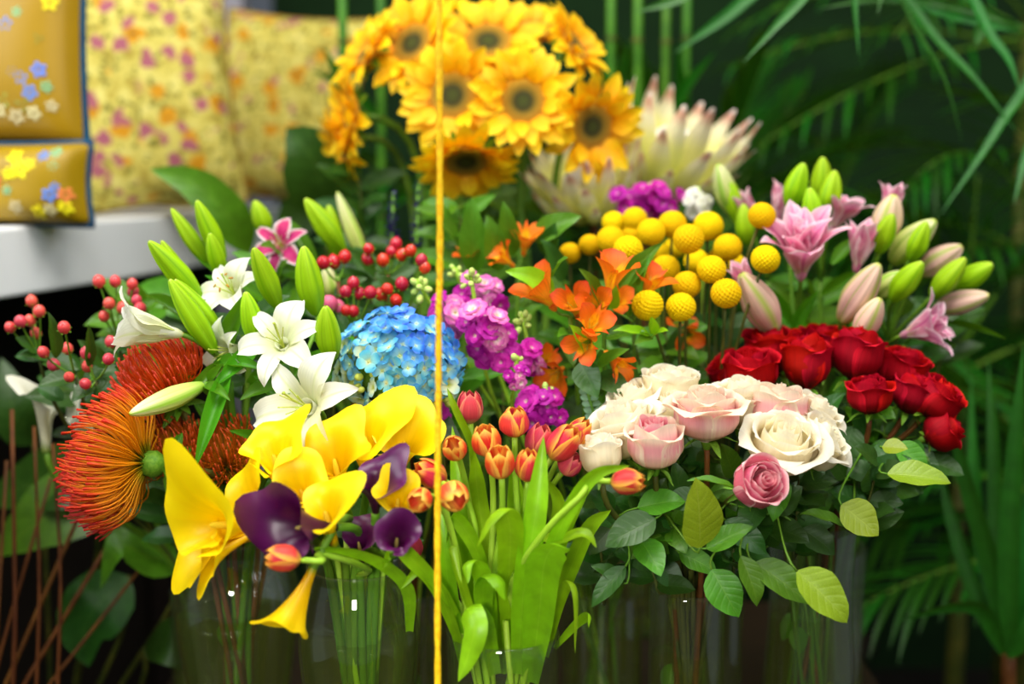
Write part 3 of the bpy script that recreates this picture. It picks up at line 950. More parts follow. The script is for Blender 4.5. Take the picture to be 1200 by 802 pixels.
for q in (
    (759, 358, 1.56, 19, 'yellow billy button ball, front row, beside the orange alstroemeria petals', (-.3, .8, .5)),
    (798, 360, 1.57, 18, 'yellow billy button ball, lowest right neighbour of the front row pair'),
    (851, 344, 1.57, 18.5, 'yellow billy button ball on a clear stem, in front of the pale pink lily bud'),
    (834, 316, 1.60, 17.5, 'yellow billy button ball, just above left of the one by the pink bud'),
    (805, 334, 1.61, 17, 'yellow billy button ball directly above the lowest pair'),
    (807, 280, 1.63, 18.5, 'yellow billy button ball, round and full in the cluster centre'),
    (780, 315, 1.66, 17, 'yellow billy button ball half hidden left of the cluster centre, above the pair'),
    (853, 290, 1.68, 17, 'yellow billy button ball on the right flank of the cluster'),
    (830, 265, 1.72, 18, 'yellow billy button ball, high right of the cluster under the magenta stock'),
    (816, 306, 1.70, 15, 'yellow billy button ball squeezed behind the centre ones'),
    (788, 263, 1.72, 17, 'yellow billy button ball at the top middle of the cluster'),
    (736, 293, 1.62, 18, 'yellow billy button ball just above the tall orange alstroemeria bloom'),
    (763, 272, 1.70, 17, 'yellow billy button ball, top row left of the middle one'),
    (716, 281, 1.70, 17, 'yellow billy button ball on the left shoulder of the cluster'),
    (744, 257, 1.76, 15, 'yellow billy button ball in the rear row, right of its twin'),
    (719, 261, 1.77, 14, 'yellow billy button ball in the rear row, left of its twin'),
    (668, 297, 1.74, 13, 'small yellow billy button ball, farthest left of the cluster'),
    (691, 287, 1.73, 13, 'small yellow billy button ball, second from the left end'),
    (742, 274, 1.76, 13, 'yellow billy button ball mostly hidden in the second row'),
    (893, 253, 1.66, 16.5, 'lone yellow billy button ball above right, against pink lily petals', (.3, .9, .3)),
    (897, 304, 1.60, 17.5, 'yellow billy button ball on a leaning stem, left of the big pink lily', (.3, .9, .3)),
    (842, 303, 1.74, 13, 'yellow billy button ball peeping between right flank and front balls'),
    (861, 309, 1.74, 13, 'yellow billy button ball peeping out low on the right flank'),
    (775, 298, 1.75, 13, 'yellow billy button ball in shade inside the cluster, left'),
    (790, 291, 1.78, 13, 'yellow billy button ball in shade deep behind the centre ball')):
    billy(*q)


# ------------------------------------------------------------------ lilies
def bud_mesh(mat):
    pr = [(.36, 0), (.52, .05), (.78, .18), (.97, .34), (1, .46), (.90, .62), (.70, .78), (.46, .90), (.26, .97), (.10, 1.0)]
    C = catmull([Vector((r, 0, z)) for r, z in pr], 20)
    V, F, U = lathe_data([(max(.01, p.x), p.z) for p in C], 24, lambda a, v: 1 + .06 - .26 * math.exp(-((((a * 3 / (2 * PI) + .5) % 1) - .5) / .10) ** 2))
    V = [(x + .35 * z * z, y, z) for x, y, z in V]
    U = [(u * 3 % 1, v) for u, v in U]
    return mk('bud', V, F, U, M[mat])


BUD = {k: bud_mesh(k) for k in ('bud_green', 'bud_pale', 'bud_pink')}
LP = {}


def lily_petals(mat, kind):
    if (mat, kind) not in LP:
        ang = {'open': [14, 22, 50, 96, 150], 'wide': [18, 40, 70, 104, 156], 'trumpet': [10, 12, 18, 42, 88], 'half': [12, 10, 12, 16, 34], 'double': [16, 20, 34, 50, 74]}[kind]
        LP[(mat, kind)] = [blade('petal', mat, 1, w, 'lily', ang, cup=.28, ruf=.055, rf=2.1, ph=p, nu=7, nv=14, side=s) for w, p, s in ((.50, 0, .03), (.36, 1, -.04), (.48, 2, .0), (.35, 3, .05))]
    return LP[(mat, kind)]


V, F, U = lathe_data([(.02, -.10), (.05, -.06), (.075, 0), (.085, .08), (.10, .16), (.12, .24)], 14)
THROAT = {k: mk('bloom', V, F, U, M[k]) for k in ('lily_white', 'lily_pink', 'lily_streak')}
FIL = mk('stamen', *tube_data(catmull([(0, 0, 0), (0, .04, .3), (0, .16, .62)], 8), [.010, .008], 5), M['stamen'])
V, F, U = ball_data(.018, .05, 8, 6)
ANT = mk('anther', V, F, U, M['anther'])
PIST = mk('pistil', *tube_data(catmull([(0, 0, 0), (0, .02, .4), (0, .08, .72), (0, .09, .76)], 10), [.016, .013, .014, .028], 7), M['stamen'])


def lily_bloom(t, px, py, Y, size, d, mat, kind, rollv=None, anth=False, layers=1, stamens=True):
    C = at(px, py, Y)
    L = m(size, Y)
    d = iv(*d)
    B = C - d * L * .42
    Fm = frame(B, d, rollv and iv(*rollv))
    b = part('bloom', THROAT[mat], t, Fm @ sc(L))
    ps = lily_petals(mat, kind)
    for k in range(6):
        part('petal', ps[(k % 2) + 2 * (k % 4 // 2)], b, Fm @ rz(k * PI / 3 + R.uniform(-.08, .08)) @ tr(0, L * .05, 0) @ rx(R.uniform(-.1, .1)) @ sc(L * R.uniform(.92, 1.05)))
    for q in range(1, layers):
        for k in range(6):
            part('petal', R.choice(ps), b, Fm @ rz(k * PI / 3 + .5 * q + R.uniform(-.2, .2)) @ tr(0, L * .03, L * .05 * q) @ rx(.26 * q + R.uniform(-.15, .15)) @ sc(L * (.95 - .14 * q)))
    if stamens:
        part('pistil', PIST, b, Fm @ sc(L))
        for k in range(6):
            Fk = Fm @ rz(k * PI / 3 + .3)
            part('stamen', FIL, b, Fk @ sc(L))
            if anth:
                part('anther', ANT, b, Fk @ tr(0, .17 * L, .63 * L) @ rx(1.0) @ sc(L))
    return B, d


def lily(label, key, node, buds=(), blooms=(), leaves=(), group=None, thick=.0035, leafmat='lily_leaf', nd=(0, 1, .1), rnd=0):
    N = at(*node)
    P = stem_pts(key, N, iv(*nd), slack=.3)
    t = thing('lily', label, 'lily', P[0], group)
    tube_part('stem', P, [thick * 1.15, thick], 'stem', t)
    for (tx, ty, bx, by, Y, dz, rpx, mat) in buds:
        B, T = at(bx, by, Y), at(tx, ty, Y - dz)
        ax = (T - B)
        L = ax.length
        ax.normalize()
        rr = m(rpx, Y)
        part('bud', BUD[mat], t, frame(B, ax) @ sc(rr, rr, L))
        tube_part('pedicel', bez(N, N + (B - N) * .4, B - ax * .015, B + ax * .002, 8), [.0022, .0028], 'stem', t, 6)
    for (px, py, Y, size, d, mat, kind, *ex) in blooms:
        B, dd = lily_bloom(t, px, py, Y, size, d, mat, kind, *ex)
        tube_part('pedicel', bez(N, N + (B - N) * .4, B - dd * .025, B - dd * .002, 8), [.0022, .0028], 'stem', t, 6)
    for (bx, by, Y1, tx, ty, Y2, W) in leaves:
        leaf_part(t, at(bx, by, Y1), at(tx, ty, Y2), m(W, Y1), leafmat, 'lily')
    for k in range(rnd):
        q = P[R.randint(8, len(P) - 2)]
        a = R.uniform(0, 2 * PI)
        leaf_part(t, q, q + Vector((math.cos(a), math.sin(a) * .7, R.uniform(.1, .7))).normalized() * R.uniform(.06, .09), .017, leafmat, 'lily')
    return t


WG = 'white lilies at left'
lily('white lily stem with fat green twin buds pointing up left across the white bench', 'lily', (262, 400, 1.56),
     buds=[(176, 280, 236, 352, 1.55, .03, 13, 'bud_green'), (186, 284, 240, 372, 1.57, .02, 11, 'bud_green')],
     leaves=[(250, 400, 1.56, 168, 345, 1.62, 18), (255, 392, 1.56, 190, 362, 1.64, 22)], group=WG, rnd=4)
lily('white lily stem with two long buds low beside the side facing trumpet bloom', 'lily', (268, 428, 1.52),
     buds=[(196, 330, 252, 412, 1.50, .03, 13, 'bud_green'), (208, 326, 262, 402, 1.53, .02, 12, 'bud_green')],
     blooms=[(172, 384, 1.47, 84, (-.93, .2, .3), 'lily_white', 'trumpet', (.1, 1, 0), False, 1, False)],
     leaves=[(262, 425, 1.5, 214, 474, 1.46, 17), (268, 432, 1.48, 228, 552, 1.42, 23), (250, 428, 1.5, 314, 436, 1.46, 20)], group=WG, rnd=3)
lily('white lily stem with slim upright green buds rising in front of the dark glossy leaf', 'lily', (284, 352, 1.64),
     buds=[(198, 246, 244, 308, 1.66, .01, 9, 'bud_green'), (227, 236, 262, 304, 1.65, .02, 11, 'bud_green'), (243, 273, 260, 324, 1.60, .02, 10, 'bud_green')],
     leaves=[(270, 330, 1.64, 214, 280, 1.7, 26), (280, 350, 1.62, 240, 322, 1.6, 18)], group=WG, rnd=3)
lily('white lily stem with yellow ribbed open bloom at middle left', 'lily', (292, 400, 1.56),
     buds=[(294, 290, 326, 360, 1.54, .03, 13, 'bud_green'), (291, 343, 301, 404, 1.50, .02, 13, 'bud_green')],
     blooms=[(268, 338, 1.54, 64, (-.35, .5, .75), 'lily_white', 'open', (.2, 1, .2), True), (262, 412, 1.50, 60, (-.7, -.15, .7), 'lily_white', 'open', (0, 1, 0), False)],
     leaves=[(262, 416, 1.52, 292, 340, 1.5, 24), (300, 410, 1.5, 252, 452, 1.46, 22)], group=WG, rnd=4)
lily('white lily stem with a fully open six petalled bloom and split topped bud beside hydrangea', 'lily', (345, 450, 1.48),
     buds=[(376, 360, 390, 420, 1.47, .03, 15, 'bud_green'), (350, 290, 372, 368, 1.54, .02, 16, 'bud_green')],
     blooms=[(326, 396, 1.45, 72, (-.15, .45, .85), 'lily_white', 'wide', (.15, 1, .2), False)],
     leaves=[(345, 450, 1.46, 300, 432, 1.44, 20), (345, 440, 1.5, 400, 408, 1.5, 20), (330, 450, 1.48, 280, 470, 1.46, 20), (352, 452, 1.47, 392, 468, 1.48, 16)], group=WG, rnd=4)
lily('white lily stem whose large bloom faces left just above the yellow callas', 'lily', (382, 520, 1.47),
     blooms=[(348, 474, 1.40, 94, (-.45, .2, .85), 'lily_white', 'wide', (.25, 1, .2), False)],
     leaves=[(380, 510, 1.46, 330, 450, 1.44, 20), (360, 470, 1.5, 296, 446, 1.48, 18)], group=WG, rnd=2)
lily('white lily stem with one pale bud lying level over the orange pincushions', 'lily', (270, 448, 1.5),
     buds=[(152, 489, 238, 452, 1.47, .05, 13, 'bud_pale')],
     leaves=[(246, 450, 1.48, 262, 426, 1.46, 14), (240, 452, 1.47, 270, 470, 1.44, 16)], group=WG, rnd=1)
lily('lily stem with bent lime bud and magenta streaked white bloom at the back', 'mid', (372, 330, 1.76),
     buds=[(360, 232, 402, 294, 1.76, .02, 13, 'bud_green'), (388, 240, 392, 300, 1.80, .0, 10, 'bud_green'), (302, 234, 312, 276, 1.8, .01, 11, 'bud_green'), (392, 226, 430, 310, 1.84, 0, 9, 'bud_pale'), (383, 314, 391, 352, 1.72, .01, 12, 'bud_pale')],
     blooms=[(326, 284, 1.72, 46, (-.2, .35, .9), 'lily_streak', 'wide', (.1, 1, .1), False)],
     leaves=[(372, 330, 1.76, 330, 250, 1.8, 18), (360, 330, 1.74, 342, 392, 1.68, 20)], rnd=4)

PG = 'pink lilies at right'
lily('double pink lily with wide ruffled bloom behind the right hand billy buttons', 'pinklily', (930, 395, 1.74),
     buds=[(939, 190, 925, 244, 1.76, .01, 13, 'bud_green')],
     blooms=[(938, 288, 1.66, 96, (-.12, .8, .55), 'lily_pink', 'double', (0, .2, 1), False, 3, False)],
     leaves=[(926, 380, 1.74, 890, 330, 1.72, 16), (930, 390, 1.72, 960, 340, 1.7, 18)], group=PG, rnd=3)
lily('pink lily stem with three lime buds standing tallest at the top', 'pinklily', (962, 330, 1.80),
     buds=[(968, 184, 960, 240, 1.80, .01, 12, 'bud_green'), (976, 200, 968, 252, 1.76, .01, 13, 'bud_green'), (953, 220, 952, 268, 1.73, .01, 12, 'bud_green')],
     blooms=[(984, 248, 1.76, 56, (.35, .8, .3), 'lily_pink', 'double', None, False, 2, False)], group=PG, rnd=3)
lily('pink lily stem with half open blooms behind the lone high billy button', 'pinklily', (900, 330, 1.84),
     buds=[(838, 192, 858, 250, 1.84, .02, 13, 'bud_pale'), (852, 205, 866, 262, 1.83, .01, 10, 'bud_green'), (868, 240, 876, 286, 1.8, .01, 11, 'bud_green')],
     blooms=[(876, 250, 1.82, 48, (-.3, .9, .2), 'lily_pink', 'half', None, False, 1, False), (914, 240, 1.82, 52, (.1, .95, .2), 'lily_pink', 'half', None, False, 2, False)], group=PG, rnd=3)
lily('pale pink lily bud splitting open, leaning left beside the front billy button', 'pinklily', (918, 420, 1.70),
     buds=[(872, 316, 908, 390, 1.64, .03, 20, 'bud_pink')],
     blooms=[(873, 330, 1.63, 46, (-.4, .9, .2), 'lily_pink', 'half', None, False, 1, False)], group=PG, rnd=2)
lily('pink lily stem with a flaring bloom and pale pointed bud, right of the double bloom', 'pinklily', (1000, 372, 1.74),
     buds=[(1044, 226, 1034, 284, 1.74, .02, 17, 'bud_pink'), (1042, 250, 1030, 296, 1.71, .02, 12, 'bud_green')],
     blooms=[(1008, 290, 1.70, 62, (.1, .95, .3), 'lily_pink', 'half', None, False, 2, False), (1044, 238, 1.75, 44, (.1, .95, .2), 'lily_pink', 'half', None, False, 1, False)],
     leaves=[(975, 310, 1.72, 1012, 276, 1.72, 18)], group=PG, rnd=3)
lily('pink lily stem with two broad blush buds just above the red roses', 'pinklily', (1000, 410, 1.68),
     buds=[(1033, 308, 986, 376, 1.64, .03, 18, 'bud_pink'), (1036, 350, 1004, 398, 1.62, .03, 15, 'bud_pink')], group=PG, rnd=2)
lily('pink lily stem with a sheaf of green and blush buds leaning right', 'pinklily', (1040, 400, 1.74),
     buds=[(1092, 254, 1046, 308, 1.73, .03, 17, 'bud_pale'), (1090, 262, 1066, 304, 1.70, .02, 12, 'bud_green'), (1126, 287, 1078, 320, 1.72, .02, 16, 'bud_pink'), (1132, 304, 1092, 348, 1.70, .02, 13, 'bud_green'),
           (1077, 304, 1046, 352, 1.68, .03, 14, 'bud_green'), (1062, 318, 1030, 346, 1.70, .02, 14, 'bud_pale')], group=PG, rnd=3)
lily('pink lily stem with two level buds reaching farthest right toward the palms', 'pinklily', (1060, 405, 1.76),
     buds=[(1166, 312, 1118, 336, 1.74, .03, 13, 'bud_green'), (1161, 348, 1096, 362, 1.72, .03, 14, 'bud_pink')],
     leaves=[(1110, 378, 1.74, 1180, 398, 1.7, 9)], group=PG, rnd=2)
lily('double pink lily bloom facing right beyond the red roses', 'pinklily', (1030, 425, 1.72),
     blooms=[(1086, 384, 1.64, 66, (.8, .3, .45), 'lily_pink', 'double', None, False, 3, False)], group=PG, rnd=2)

# ------------------------------------------------------------------ berries on hypericum sprays
V, F, U = ball_data(1, 1.12, 14, 10, .14)
BERRY = {k: mk('berry', V, F, U, M[k]) for k in ('berry_pink', 'berry_red', 'berry_rose')}
Bg = Bag()
for k_ in range(5):
    V, F, U = blade_data(1.25, .95, 'ovate', [70, 60, 40, 70, 110], cup=.3, nu=3, nv=6)
    Bg.add(V, F, U, rz(k_ * 2 * PI / 5) @ tr(0, .15, -1.05))
CALYX = Bg.mesh('calyx', M['sepal'])


def hypericum(label, key, node, Y, berries, mat, leaves=(), group='berry sprays', r=7.2, nleaf=4, leafmat='dark_leaf'):
    N = at(node[0], node[1], Y)
    P = stem_pts(key, N, iv(R.uniform(-.2, .2), 1, .2))
    t = thing('hypericum_spray', label, 'berry spray', P[0], group)
    tube_part('stem', P, [.003, .0022], 'brown_stem' if mat == 'berry_red' else 'dark_stem', t, 6)
    for (bx, by) in berries:
        bm_ = mat
        if (bx, by) in ((387, 356), (396, 361)):
            bm_ = 'berry_rose'
        y2 = Y - R.uniform(-.02, .03)
        C = at(bx, by, y2)
        d = ((C - N).normalized() + Vector((0, -.5, .8))).normalized()
        rr = m(r * R.uniform(.88, 1.06) * (1.3 if bm_ == 'berry_rose' else 1), y2)
        Fm = frame(C, d)
        b = part('berry', BERRY[bm_], t, Fm @ sc(rr))
        part('calyx', CALYX, b, Fm @ sc(rr))
        E = C - d * rr * 1.05
        tube_part('stalk', bez(N, N + (E - N) * .4 + Vector((0, 0, -.004)), E - d * .008, E, 7), .0011, 'sepal', t, 5)
    for k in range(nleaf):
        q = N + Vector((R.uniform(-.02, .02), R.uniform(-.01, .03), R.uniform(-.05, .0)))
        a = R.uniform(0, 2 * PI)
        leaf_part(t, q, q + Vector((math.cos(a), math.sin(a) * .4, R.uniform(-.2, .8))).normalized() * R.uniform(.03, .05), .020, leafmat)
    for q in leaves:
        leaf_part(t, at(q[0], q[1], Y), at(q[2], q[3], Y - .02), m(q[4], Y), leafmat)


hypericum('coral berry spray farthest left, six berries against the dark under the bench', 'pin', (46, 416), 1.62, [(37, 353), (46, 365), (12, 384), (24, 377), (35, 376), (42, 391)], 'berry_pink', [(46, 412, 18, 396, 22), (50, 420, 92, 432, 26)], group='coral berry sprays')
hypericum('coral berry spray with five berries, lowest left beside the ivory calla', 'pin', (88, 440), 1.56, [(75, 384), (79, 409), (51, 413), (63, 428), (81, 442)], 'berry_pink', [(66, 420, 58, 366, 18), (88, 442, 44, 452, 24)], group='coral berry sprays')
hypericum('coral berry spray just left of the red orange pincushion', 'pin', (112, 446), 1.55, [(101, 414), (102, 430), (100, 450), (127, 421), (118, 462)], 'berry_pink', [(110, 450, 84, 470, 22), (104, 430, 104, 380, 14)], group='coral berry sprays')
hypericum('coral berry spray rising highest in front of the white bench end', 'pin', (140, 398), 1.64, [(116, 330), (135, 330), (155, 333), (156, 342), (128, 356), (144, 361), (122, 371), (164, 362), (160, 352)], 'berry_pink', [(140, 392, 165, 372, 18)], group='coral berry sprays')
hypericum('coral berry spray with two berries touching the pincushion top', 'pin', (142, 428), 1.58, [(130, 401), (153, 398)], 'berry_pink', group='coral berry sprays', nleaf=5)
hypericum('crimson berry spray of dark berries beside the tall lime lily bud', 'mid', (396, 330), 1.66, [(379, 308), (391, 307), (404, 301)], 'berry_red', group='crimson berry sprays', r=8)
hypericum('crimson berry spray on top, seven berries below the purple spikes', 'mid', (455, 322), 1.68, [(431, 304), (432, 292), (449, 305), (464, 286), (459, 295), (471, 299), (481, 294)], 'berry_red', group='crimson berry sprays', r=7.5)
hypericum('crimson berry spray directly above the blue hydrangea left side with a rose pink berry', 'mid', (415, 386), 1.62, [(414, 332), (405, 342), (421, 344), (434, 343), (406, 364), (414, 365), (387, 356), (396, 361)], 'berry_red', group='crimson berry sprays', r=7.5)
hypericum('crimson berry spray near the cord above the hydrangea', 'mid', (474, 372), 1.63, [(454, 339), (464, 352), (471, 333), (498, 314), (494, 305), (447, 345)], 'berry_red', [(470, 350, 440, 322, 20)], group='crimson berry sprays', r=8)

# purple spikes at the back
for (px, y0, y1, lab) in ((459, 300, 226, 'dark purple flower spike, left one behind the crimson berries'), (488, 304, 214, 'dark purple flower spike, right one by the cord behind the crimson berries')):
    T, B = at(px + 2, y1, 1.86), at(px, y0, 1.86)
    P = stem_pts('mid', B, T - B)
    t = thing('flower_spike', lab, 'flower', P[0], 'purple spikes')
    tube_part('stem', P + [T], .0022, 'stem', t, 6)
    if 'violet' not in M:
        M['violet'] = pmat('violet_spike', [(0, (60, 40, 100)), (1, (74, 40, 150))], streak=.2, transl=.15)
        VF = blade('floret', 'violet', 1, .5, 'ovate', [40, 60, 90], cup=.5, nu=5, nv=6)
    for k in range(46):
        f = k / 46
        C = B.lerp(T, f)
        part('floret', VF, t, frame(C, T - B) @ rz(k * 2.4) @ sc(.016 * (1 - .5 * f)))

# ------------------------------------------------------------------ pincushions
def pincushion(px, py, Y, Rpx, d, mat, label, key='pin', n=190, spread=(.10, 1.12), seed=0):
    """styles radiate from a small cone, arch outward and curl in at their tips"""
    rr = random.Random(seed)
    B = at(px, py, Y)
    L = m(Rpx, Y)
    d = iv(*d)
    Fm = frame(B, d)
    P = stem_pts(key, B - d * L * .1, d, slack=.35)
    t = thing('pincushion', label, 'pincushion', P[0], 'orange pincushions')
    tube_part('stem', P, .0045, 'dark_stem', t)
    V, F, U = lathe_data([(.02, -.12), (.14, -.06), (.2, .05), (.18, .18), (.1, .28), (.002, .32)], 18)
    part('flower_cone', mk('flower_cone', V, F, U, M['sepal']), t, Fm @ sc(L * .8))
    Bg = Bag()
    for k in range(n):
        f = (k + .5) / n
        th = spread[0] + (spread[1] - spread[0]) * f ** .62
        ph = k * 2.39996 + rr.uniform(-.15, .15)
        s = Vector((math.sin(th) * .16, 0, .08 + .18 * math.cos(th)))
        ln = rr.uniform(.88, 1.06)
        pts = []
        for i in range(8):
            q = i / 7
            # leaves outward, bows up, then hooks toward the axis
            a = th + .34 * math.sin(min(1, q * 1.3) * PI) - .70 * max(0, q - .5) / .5
            if i == 0:
                p = s.copy()
            else:
                p = p + Vector((math.sin(a), 0, math.cos(a))) * (ln * .9 / 7)
            pts.append(Vector((p.x * math.cos(ph), p.x * math.sin(ph), p.z)))
        V, F, U = tube_data(pts, [.010, .009, .009, .009, .010, .010, .012, .017], 4)
        Bg.add(V, F, U)
    part('styles', Bg.mesh('styles', M[mat]), t, Fm @ sc(L), stuff=True)
    for k in range(7):
        a = k * 2.4
        e = Vector((math.cos(a), math.sin(a), 0))
        q = Fm @ (e * L * .05 + Vector((0, 0, -L * .12)))
        leaf_part(t, q, Fm @ (e * L * .45 + Vector((0, 0, -L * .15 - .12 * L * rr.random()))), L * .13, 'leaf', 'lily')


pincushion(206, 470, 1.52, 74, (-.45, .82, .35), 'pin_red', 'red orange pincushion flower above the level pale lily bud', n=240, seed=1)
pincushion(186, 545, 1.45, 104, (-.97, .14, -.02), 'pin_orange', 'large golden orange pincushion with red tips, nearest and facing left', n=270, spread=(.10, 1.22), seed=2)
pincushion(150, 560, 1.53, 76, (-.85, -.18, .2), 'pin_red', 'red pincushion peeping out below the golden orange one', n=170, seed=3)
pincushion(268, 556, 1.50, 70, (-.1, .75, .6), 'pin_rust', 'rust coloured pincushion in shade between the green lily leaf and yellow callas', n=190, seed=4)
pincushion(206, 548, 1.53, 62, (-.1, .75, .6), 'pin_rust', 'rust coloured pincushion half hidden right of the golden one', n=180, seed=5)

# ------------------------------------------------------------------ callas
def calla_mesh(mat, flare=1.0, tip=.5, wave=.05, short=.55, back=.5, seed=0, nu=45, nv=18):
    V, U = [], []
    e = 1.14 * PI
    rr = random.Random(seed * 7 + 1)
    p1, p2, p3 = (rr.uniform(0, 6) for _ in range(3))
    sq = rr.uniform(.06, .2)
    for i in range(nv):
        t = i / (nv - 1)
        for j in range(nu):
            s = -1 + 2 * j / (nu - 1)
            f = s * e
            c = math.cos(f / 2) ** 2 if abs(f) < PI else 0
            lip = max(0, (t - .5) / .5) ** 1.5
            h = short + (1 - short) * c
            rim = .36 * flare * (.75 + .45 * c) * (1 - sq * math.cos(2 * f + .4))
            r = .055 + (rim - .055) * (t ** 2.0) + .05 * t * s
            r *= 1 + lip * (wave * 1.6 * math.sin(3 * f + p1) + wave * math.sin(5 * f + p2))
            z = h * (t - .12 * back * max(0, t - .55) ** 2 * 4)
            z += lip * (wave * .9 * math.sin(2 * f + p3) + wave * .7 * math.sin(4 * f + p2))
            g = math.exp(-(f / .42) ** 2)
            r += g * tip * .30 * max(0, t - .5) ** 2 * 4
            z += g * tip * .16 * max(0, t - .6) * 2.5
            # the lip rolls outward, more on one side than on the other
            k = back * (.55 + .45 * c) * (1 + .7 * math.sin(f + p1))
            r += k * .12 * max(0, t - .72) * 3.6
            z -= k * .16 * max(0, t - .74) ** 2 * 14
            V.append((r * math.sin(f), r * math.cos(f), z))
            U.append(((s + 1) / 2, t))
    return mk('spathe', V, grid_faces(nv, nu), U, M[mat])


SPAD = mk('spadix', *lathe_data([(.001, .1), (.03, .12), (.038, .25), (.036, .42), (.024, .53), (.001, .56)], 10), M['spadix'])
SPAD2 = mk('spadix', *lathe_data([(.001, .1), (.03, .12), (.038, .25), (.036, .42), (.024, .53), (.001, .56)], 10), M['spadix_dark'])


def calla(base, Y, Lpx, d, tipdir, label, mat='calla_yellow', key='calla', slack=.3, group=None, **kw):
    B = at(base[0], base[1], Y)
    L = m(Lpx, Y)
    d = iv(*d)
    Fm = frame(B, d, iv(*tipdir))
    P = stem_pts(key, B + d * L * .03, d, slack)
    t = thing('calla_lily', label, 'calla lily', P[0], group or ('purple calla lilies' if 'purple' in mat else 'yellow calla lilies'))
    tube_part('stem', P, [.0045, .0042, .0042], 'stem', t)
    part('spathe', calla_mesh(mat, **kw), t, Fm @ sc(L))
    part('spadix', SPAD if 'purple' not in mat else SPAD2, t, Fm @ sc(L))


calla((302, 616), 1.34, 122, (-.70, .10, .70), (-.45, .9, .1), 'big yellow calla, outermost left, its spathe curling up beside the pincushion', flare=1.15, tip=.9, short=.62, wave=.05, seed=1)
calla((300, 628), 1.35, 104, (-.86, -.14, .5), (-.75, -.6, .1), 'yellow calla lying level under the big left one', flare=1.0, tip=.6, short=.6, seed=2)
calla((296, 626), 1.32, 84, (-.80, -.42, .40), (-.5, -.85, .1), 'drooping yellow calla, lowest at left with its tip pointing down', flare=.7, tip=.8, short=.55, seed=3)
calla((324, 616), 1.36, 88, (-.6, .6, .55), (.2, 1, .1), 'yellow calla left of the purple one with a flared wavy lip', flare=1.15, tip=.5, wave=.06, seed=4)
calla((334, 576), 1.36, 98, (-.18, .85, .5), (.5, .7, -.4), 'tall yellow calla under the large white lily bloom', flare=1.0, tip=.6, wave=.08, seed=5)
calla((362, 600), 1.34, 76, (-.15, .7, .7), (-.3, .9, .1), 'small yellow calla in the middle, just above the purple calla', flare=1.05, tip=.4, wave=.05, seed=6)
calla((400, 576), 1.38, 94, (-.1, .8, .6), (.3, .9, 0), 'yellow calla behind, right of the white lily centre', flare=1.1, tip=.4, wave=.07, seed=7)
calla((430, 560), 1.40, 104, (.0, .9, .45), (.7, .7, -.2), 'tallest yellow calla, tip touching the blue hydrangea', flare=.95, tip=.8, wave=.06, seed=8)
calla((468, 558), 1.41, 92, (.15, .85, .5), (.4, .9, 0), 'yellow calla at the right edge of the clump beside the cord', flare=1.05, tip=.3, wave=.06, seed=9)
calla((392, 638), 1.30, 98, (-.14, .8, .6), (.75, .65, .1), 'yellow calla in front, narrow funnel standing right of the purple one', flare=.95, tip=.5, wave=.04, seed=10)
calla((466, 608), 1.33, 66, (.05, .75, .7), (-.4, .9, 0), 'small yellow calla low at right, between two purple ones', flare=1.0, tip=.4, seed=11)
calla((367, 666), 1.27, 96, (-.40, -.90, .06), (-.75, -.1, -.5), 'yellow calla hanging down in front of the round glass vase', flare=.85, tip=.3, short=.8, wave=.05, back=.3, slack=.6, seed=12)
calla((394, 618), 1.29, 100, (-.80, .06, .60), (-.85, .25, -.2), 'large purple calla with open throat, at the front of the clump', 'calla_purple', flare=1.15, tip=.9, short=.6, seed=13)
calla((440, 602), 1.325, 78, (.10, .85, .5), (.4, .9, 0), 'purple calla standing upright behind, right of the front yellow funnel', 'calla_purple', flare=.95, tip=.5, seed=14)
calla((464, 646), 1.29, 56, (.10, .6, .8), (-.2, .9, -.2), 'dark purple calla facing out, low beside the cord', 'calla_purple', flare=1.1, tip=.4, seed=15)
calla((425, 660), 1.34, 60, (-.1, .8, .5), (.2, .9, 0), 'dark purple calla in shade behind the vase rim', 'calla_purple', flare=.9, tip=.4, seed=16)
calla((54, 530), 1.68, 98, (-.10, .99, -.05), (-.6, .75, -.1), 'ivory calla in shade at the left edge below the coral berries', 'calla_white', key='pin', flare=.48, tip=.6, seed=17, group='ivory calla lilies')
calla((118, 512), 1.68, 66, (-.7, .65, .2), (-.6, .75, .1), 'ivory calla mostly hidden behind the golden orange pincushion', 'calla_white', key='pin', flare=.75, tip=.8, seed=18, group='ivory calla lilies')

